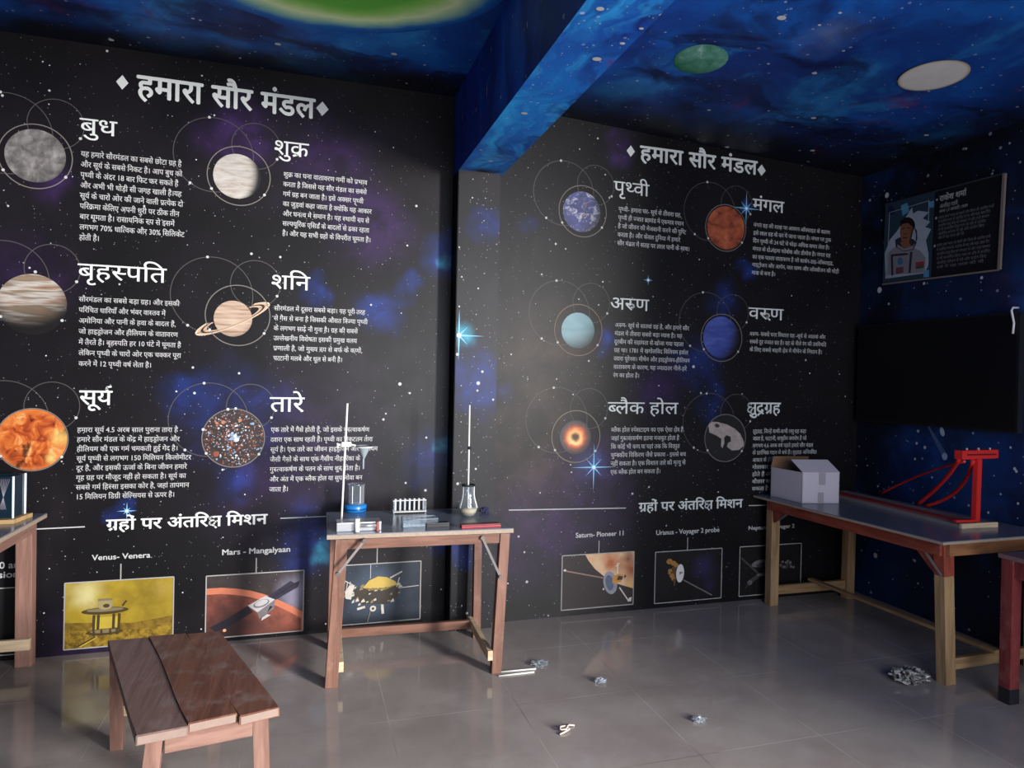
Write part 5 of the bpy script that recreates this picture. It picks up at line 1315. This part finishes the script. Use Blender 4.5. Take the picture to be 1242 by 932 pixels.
PG(WSH, (185, 540), (215, 470), (262, 420), (310, 350), (345, 298), (350, 330), (380, 315), (440, 322), (405, 355), (446, 372), (420, 400), (452, 410), (425, 470), (440, 540), (440, 600), (420, 640), (190, 670))
PG(F_('poster blue patch', 70, 130, 160), (280, 290), (318, 275), (330, 320), (290, 345)); PG(F_('poster blue patch', 70, 130, 160), (440, 268), (466, 262), (466, 295), (442, 300)); PG(F_('poster blue patch', 70, 130, 160), (415, 628), (444, 622), (444, 660), (415, 662))
PG(F_('poster globe', 24, 26, 60), *[(222 + 20 * math.cos(k * PI / 8), 318 + 24 * math.sin(k * PI / 8)) for k in range(16)])
SUIT = F_('poster suit', 116, 112, 120, var=.14); SUD = F_('poster suit seam', 40, 38, 48); SKN = F_('poster skin', 118, 76, 56, var=.1); SKD = F_('poster skin shade', 70, 42, 32); HR = F_('poster hair', 16, 13, 14)
PG(SUIT, (190, 655), (200, 600), (196, 545), (240, 510), (280, 500), (345, 505), (395, 525), (425, 560), (418, 636))
PG(SUD, (248, 470), (275, 455), (350, 462), (375, 480), (355, 520), (300, 530), (252, 508)); PG(SUIT, (262, 492), (300, 512), (350, 500), (362, 486), (352, 516), (300, 527), (262, 510))
PG(SKN, (276, 480), (328, 478), (345, 500), (300, 516)); 
PG(HR, *[(322 + 42 * math.cos(k * PI / 10), 392 + 42 * math.sin(k * PI / 10)) for k in range(20)])
PG(SKN, (280, 400), (292, 380), (322, 374), (346, 388), (354, 420), (346, 455), (326, 484), (302, 488), (284, 470), (276, 430))
PG(SKD, (284, 408), (304, 404), (306, 411), (286, 415)); PG(SKD, (318, 402), (342, 404), (341, 411), (319, 409)); PG(SKD, (303, 436), (314, 436), (313, 442), (304, 442)); PG(SKD, (292, 455), (322, 452), (318, 460), (296, 462)); PG(SKD, (346, 405), (354, 420), (346, 455), (330, 480), (340, 440))
PG(HR, (276, 402), (280, 372), (305, 352), (345, 358), (360, 390), (357, 418), (348, 398), (322, 380), (292, 386))
PG(SUD, (360, 400), (376, 420), (378, 465), (366, 480), (371, 440), (362, 410))
PG(F_('poster badge blue', 50, 96, 120), *[(280 + 17 * math.cos(k * PI / 8), 580 + 20 * math.sin(k * PI / 8)) for k in range(16)])
PG(F_('poster flag', 128, 40, 40), (370, 585), (418, 578), (416, 610), (372, 618)); PG(F_('poster flag green', 40, 70, 52), (370, 606), (416, 598), (416, 612), (372, 620))
PG(SUD, (232, 545), (320, 536), (330, 546), (236, 556)); PG(SUD, (338, 530), (352, 530), (342, 640), (330, 642)); PG(SUD, (224, 545), (236, 550), (240, 655), (228, 656)); PG(F_('poster name tag', 86, 50, 64), (256, 615), (300, 608), (300, 640), (256, 648))
for a_, e_2 in (((213, 330), (440, 262)), ((213, 330), (200, 668)), ((440, 262), (438, 380)), ((190, 672), (415, 640))):
    s0, s1 = pp(*a_), pp(*e_2); lf[0] += .00007
    sh.seg(s0, s1, .006, WSH, lf[0])
sh.build('portrait_print', t, 'picture of an astronaut in a pale suit')
sh = Sheet(lambda u, v, l: Qp(u, v, l))
PINK_ = flat('poster grey ink', S(150, 150, 148), .5, .3, var=.03)
def ptext(tx_, x0, y0, x1, h, off=0.0):
    s0 = pp(x0, y0 + h); s1 = pp(x1, y0 - (x1 - x0) * .2 + h); sh.text(Line(tx_, off, 2), s0[0], s0[1], s1[0], pp(x0, y0)[1] - s0[1], PINK_)
def pflush(nm, lab):
    global sh
    sh.build(nm, t, lab); sh = Sheet(lambda u, v, l: Qp(u, v, l))
ptext("राकेश शर्मा", 495, 240, 628, 26, .03); pflush('heading', 'white heading on the poster')
ptext("अंतरिक्ष यात्री", 495, 285, 588, 18); pflush('heading', None); ptext("जन्म 13 जनवरी 1949", 495, 312, 636, 15); pflush('heading', None)
for bx_ in ((481, 257), (478, 353), (472, 498)): sh.disc(*pp(*bx_), .008, .014, PINK_); pflush('bullet', None)
PINK_ = flat('poster small ink', S(104, 104, 106), .5, .3, var=.03)
TX = ("राकेश शर्मा भारत के पहले और विश्व के अंतरिक्ष यात्री", "वे अंतरिक्ष यान से अंतरिक्ष में गए और वहां आठ दिन", "भारतीय वायु सेना के पायलट थे और उन्हें सम्मान", "से भी सम्मानित किया गया था और वे अंतरिक्ष", "अंतरिक्ष स्टेशन में रहे और प्रयोग किए", "वर्ष में यह यात्रा की थी")
for k, s_ in enumerate(TX): ptext(s_, 490, 346 + k * 21, (758, 742, 738, 722, 716, 620)[k], 12)
pflush('paragraph', 'small white writing on the poster')
for k, s_ in enumerate(TX): ptext(s_, 484, 490 + k * 23, (746, 742, 746, 744, 728, 716)[k], 12)
pflush('paragraph', None)

# ------------------------------------------------------------------ litter on the floor
def crumpled_m():
    m, n, b = newmat('crumpled printed foil', .35, .5)
    c = n.coord(); f = n.noise(c, 38, 3, .6, 1.5)
    n.put(b.inputs['Base Color'], n.ramp(f, [(.40, S(40, 38, 40)), (.5, S(150, 146, 142)), (.62, S(196, 192, 186))])); b.inputs['Metallic'].default_value = .2
    return m
p = at_z(1102, 826, 0)
tag(crumple((p.x, p.y, 0), (.088, .066), .062, crumpled_m(), 'crumpled_paper', 8, 4, .55), 'crumpled black and silver paper ball on floor by long table', 'litter')
CLP = glass('cloudy plastic scrap', (.85, .87, .9, 1), .15, .55)
for (x, y, r, lab, sd) in ((654, 807, .045, 'crumpled clear plastic scrap at the end of the two white rods', 3), (729, 828, .028, 'small cloudy plastic scrap alone on the floor right of lab table', 5), (848, 875, .030, 'cloudy plastic scrap on floor nearest the bright patch', 6)):
    p = at_z(x, y, 0); tag(crumple((p.x, p.y, 0), (r, r * .7), .022, CLP, 'plastic_scrap', sd, 3, .6), lab, 'litter')
for k, (a, e) in enumerate((((606, 815.5), (650, 811.5)), ((601, 819.5), (648, 815.5)))):
    p0, p1 = at_z(*a, .004), at_z(*e, .004)
    if k: p0 = p0 + Vector((.012, -.012, 0))
    o = MB().tube([p0, p1], .004, WHITE, 8).build('thin_rod'); tag(o, ('rear', 'front')[k] + ' thin white rod lying on floor at the lab table leg', 'rod', 'white rods on the floor')
p = at_z(686, 887, .004); b = MB(); g_ = random.Random(2)
pts = [p + Vector((-.035, -.02, 0)), p + Vector((-.005, -.012, .004)), p + Vector((.018, .0, .006)), p + Vector((.008, .022, .010)), p + Vector((-.018, .018, .012)), p + Vector((-.024, .002, .008)), p + Vector((.0, -.006, .010)), p + Vector((.016, .016, .012)), p + Vector((.03, .034, .006)), p + Vector((.055, .034, 0))]
sm = []
for i in range(len(pts) - 1):
    for k in range(4): sm.append(pts[i].lerp(pts[i + 1], k / 4))
b.tube(sm + [pts[-1]], .0035, flat('pale twine', S(206, 186, 170), .6), 6)
tag(b.build('twine_scrap'), 'small pale tangle of twine on the floor in front', 'litter')
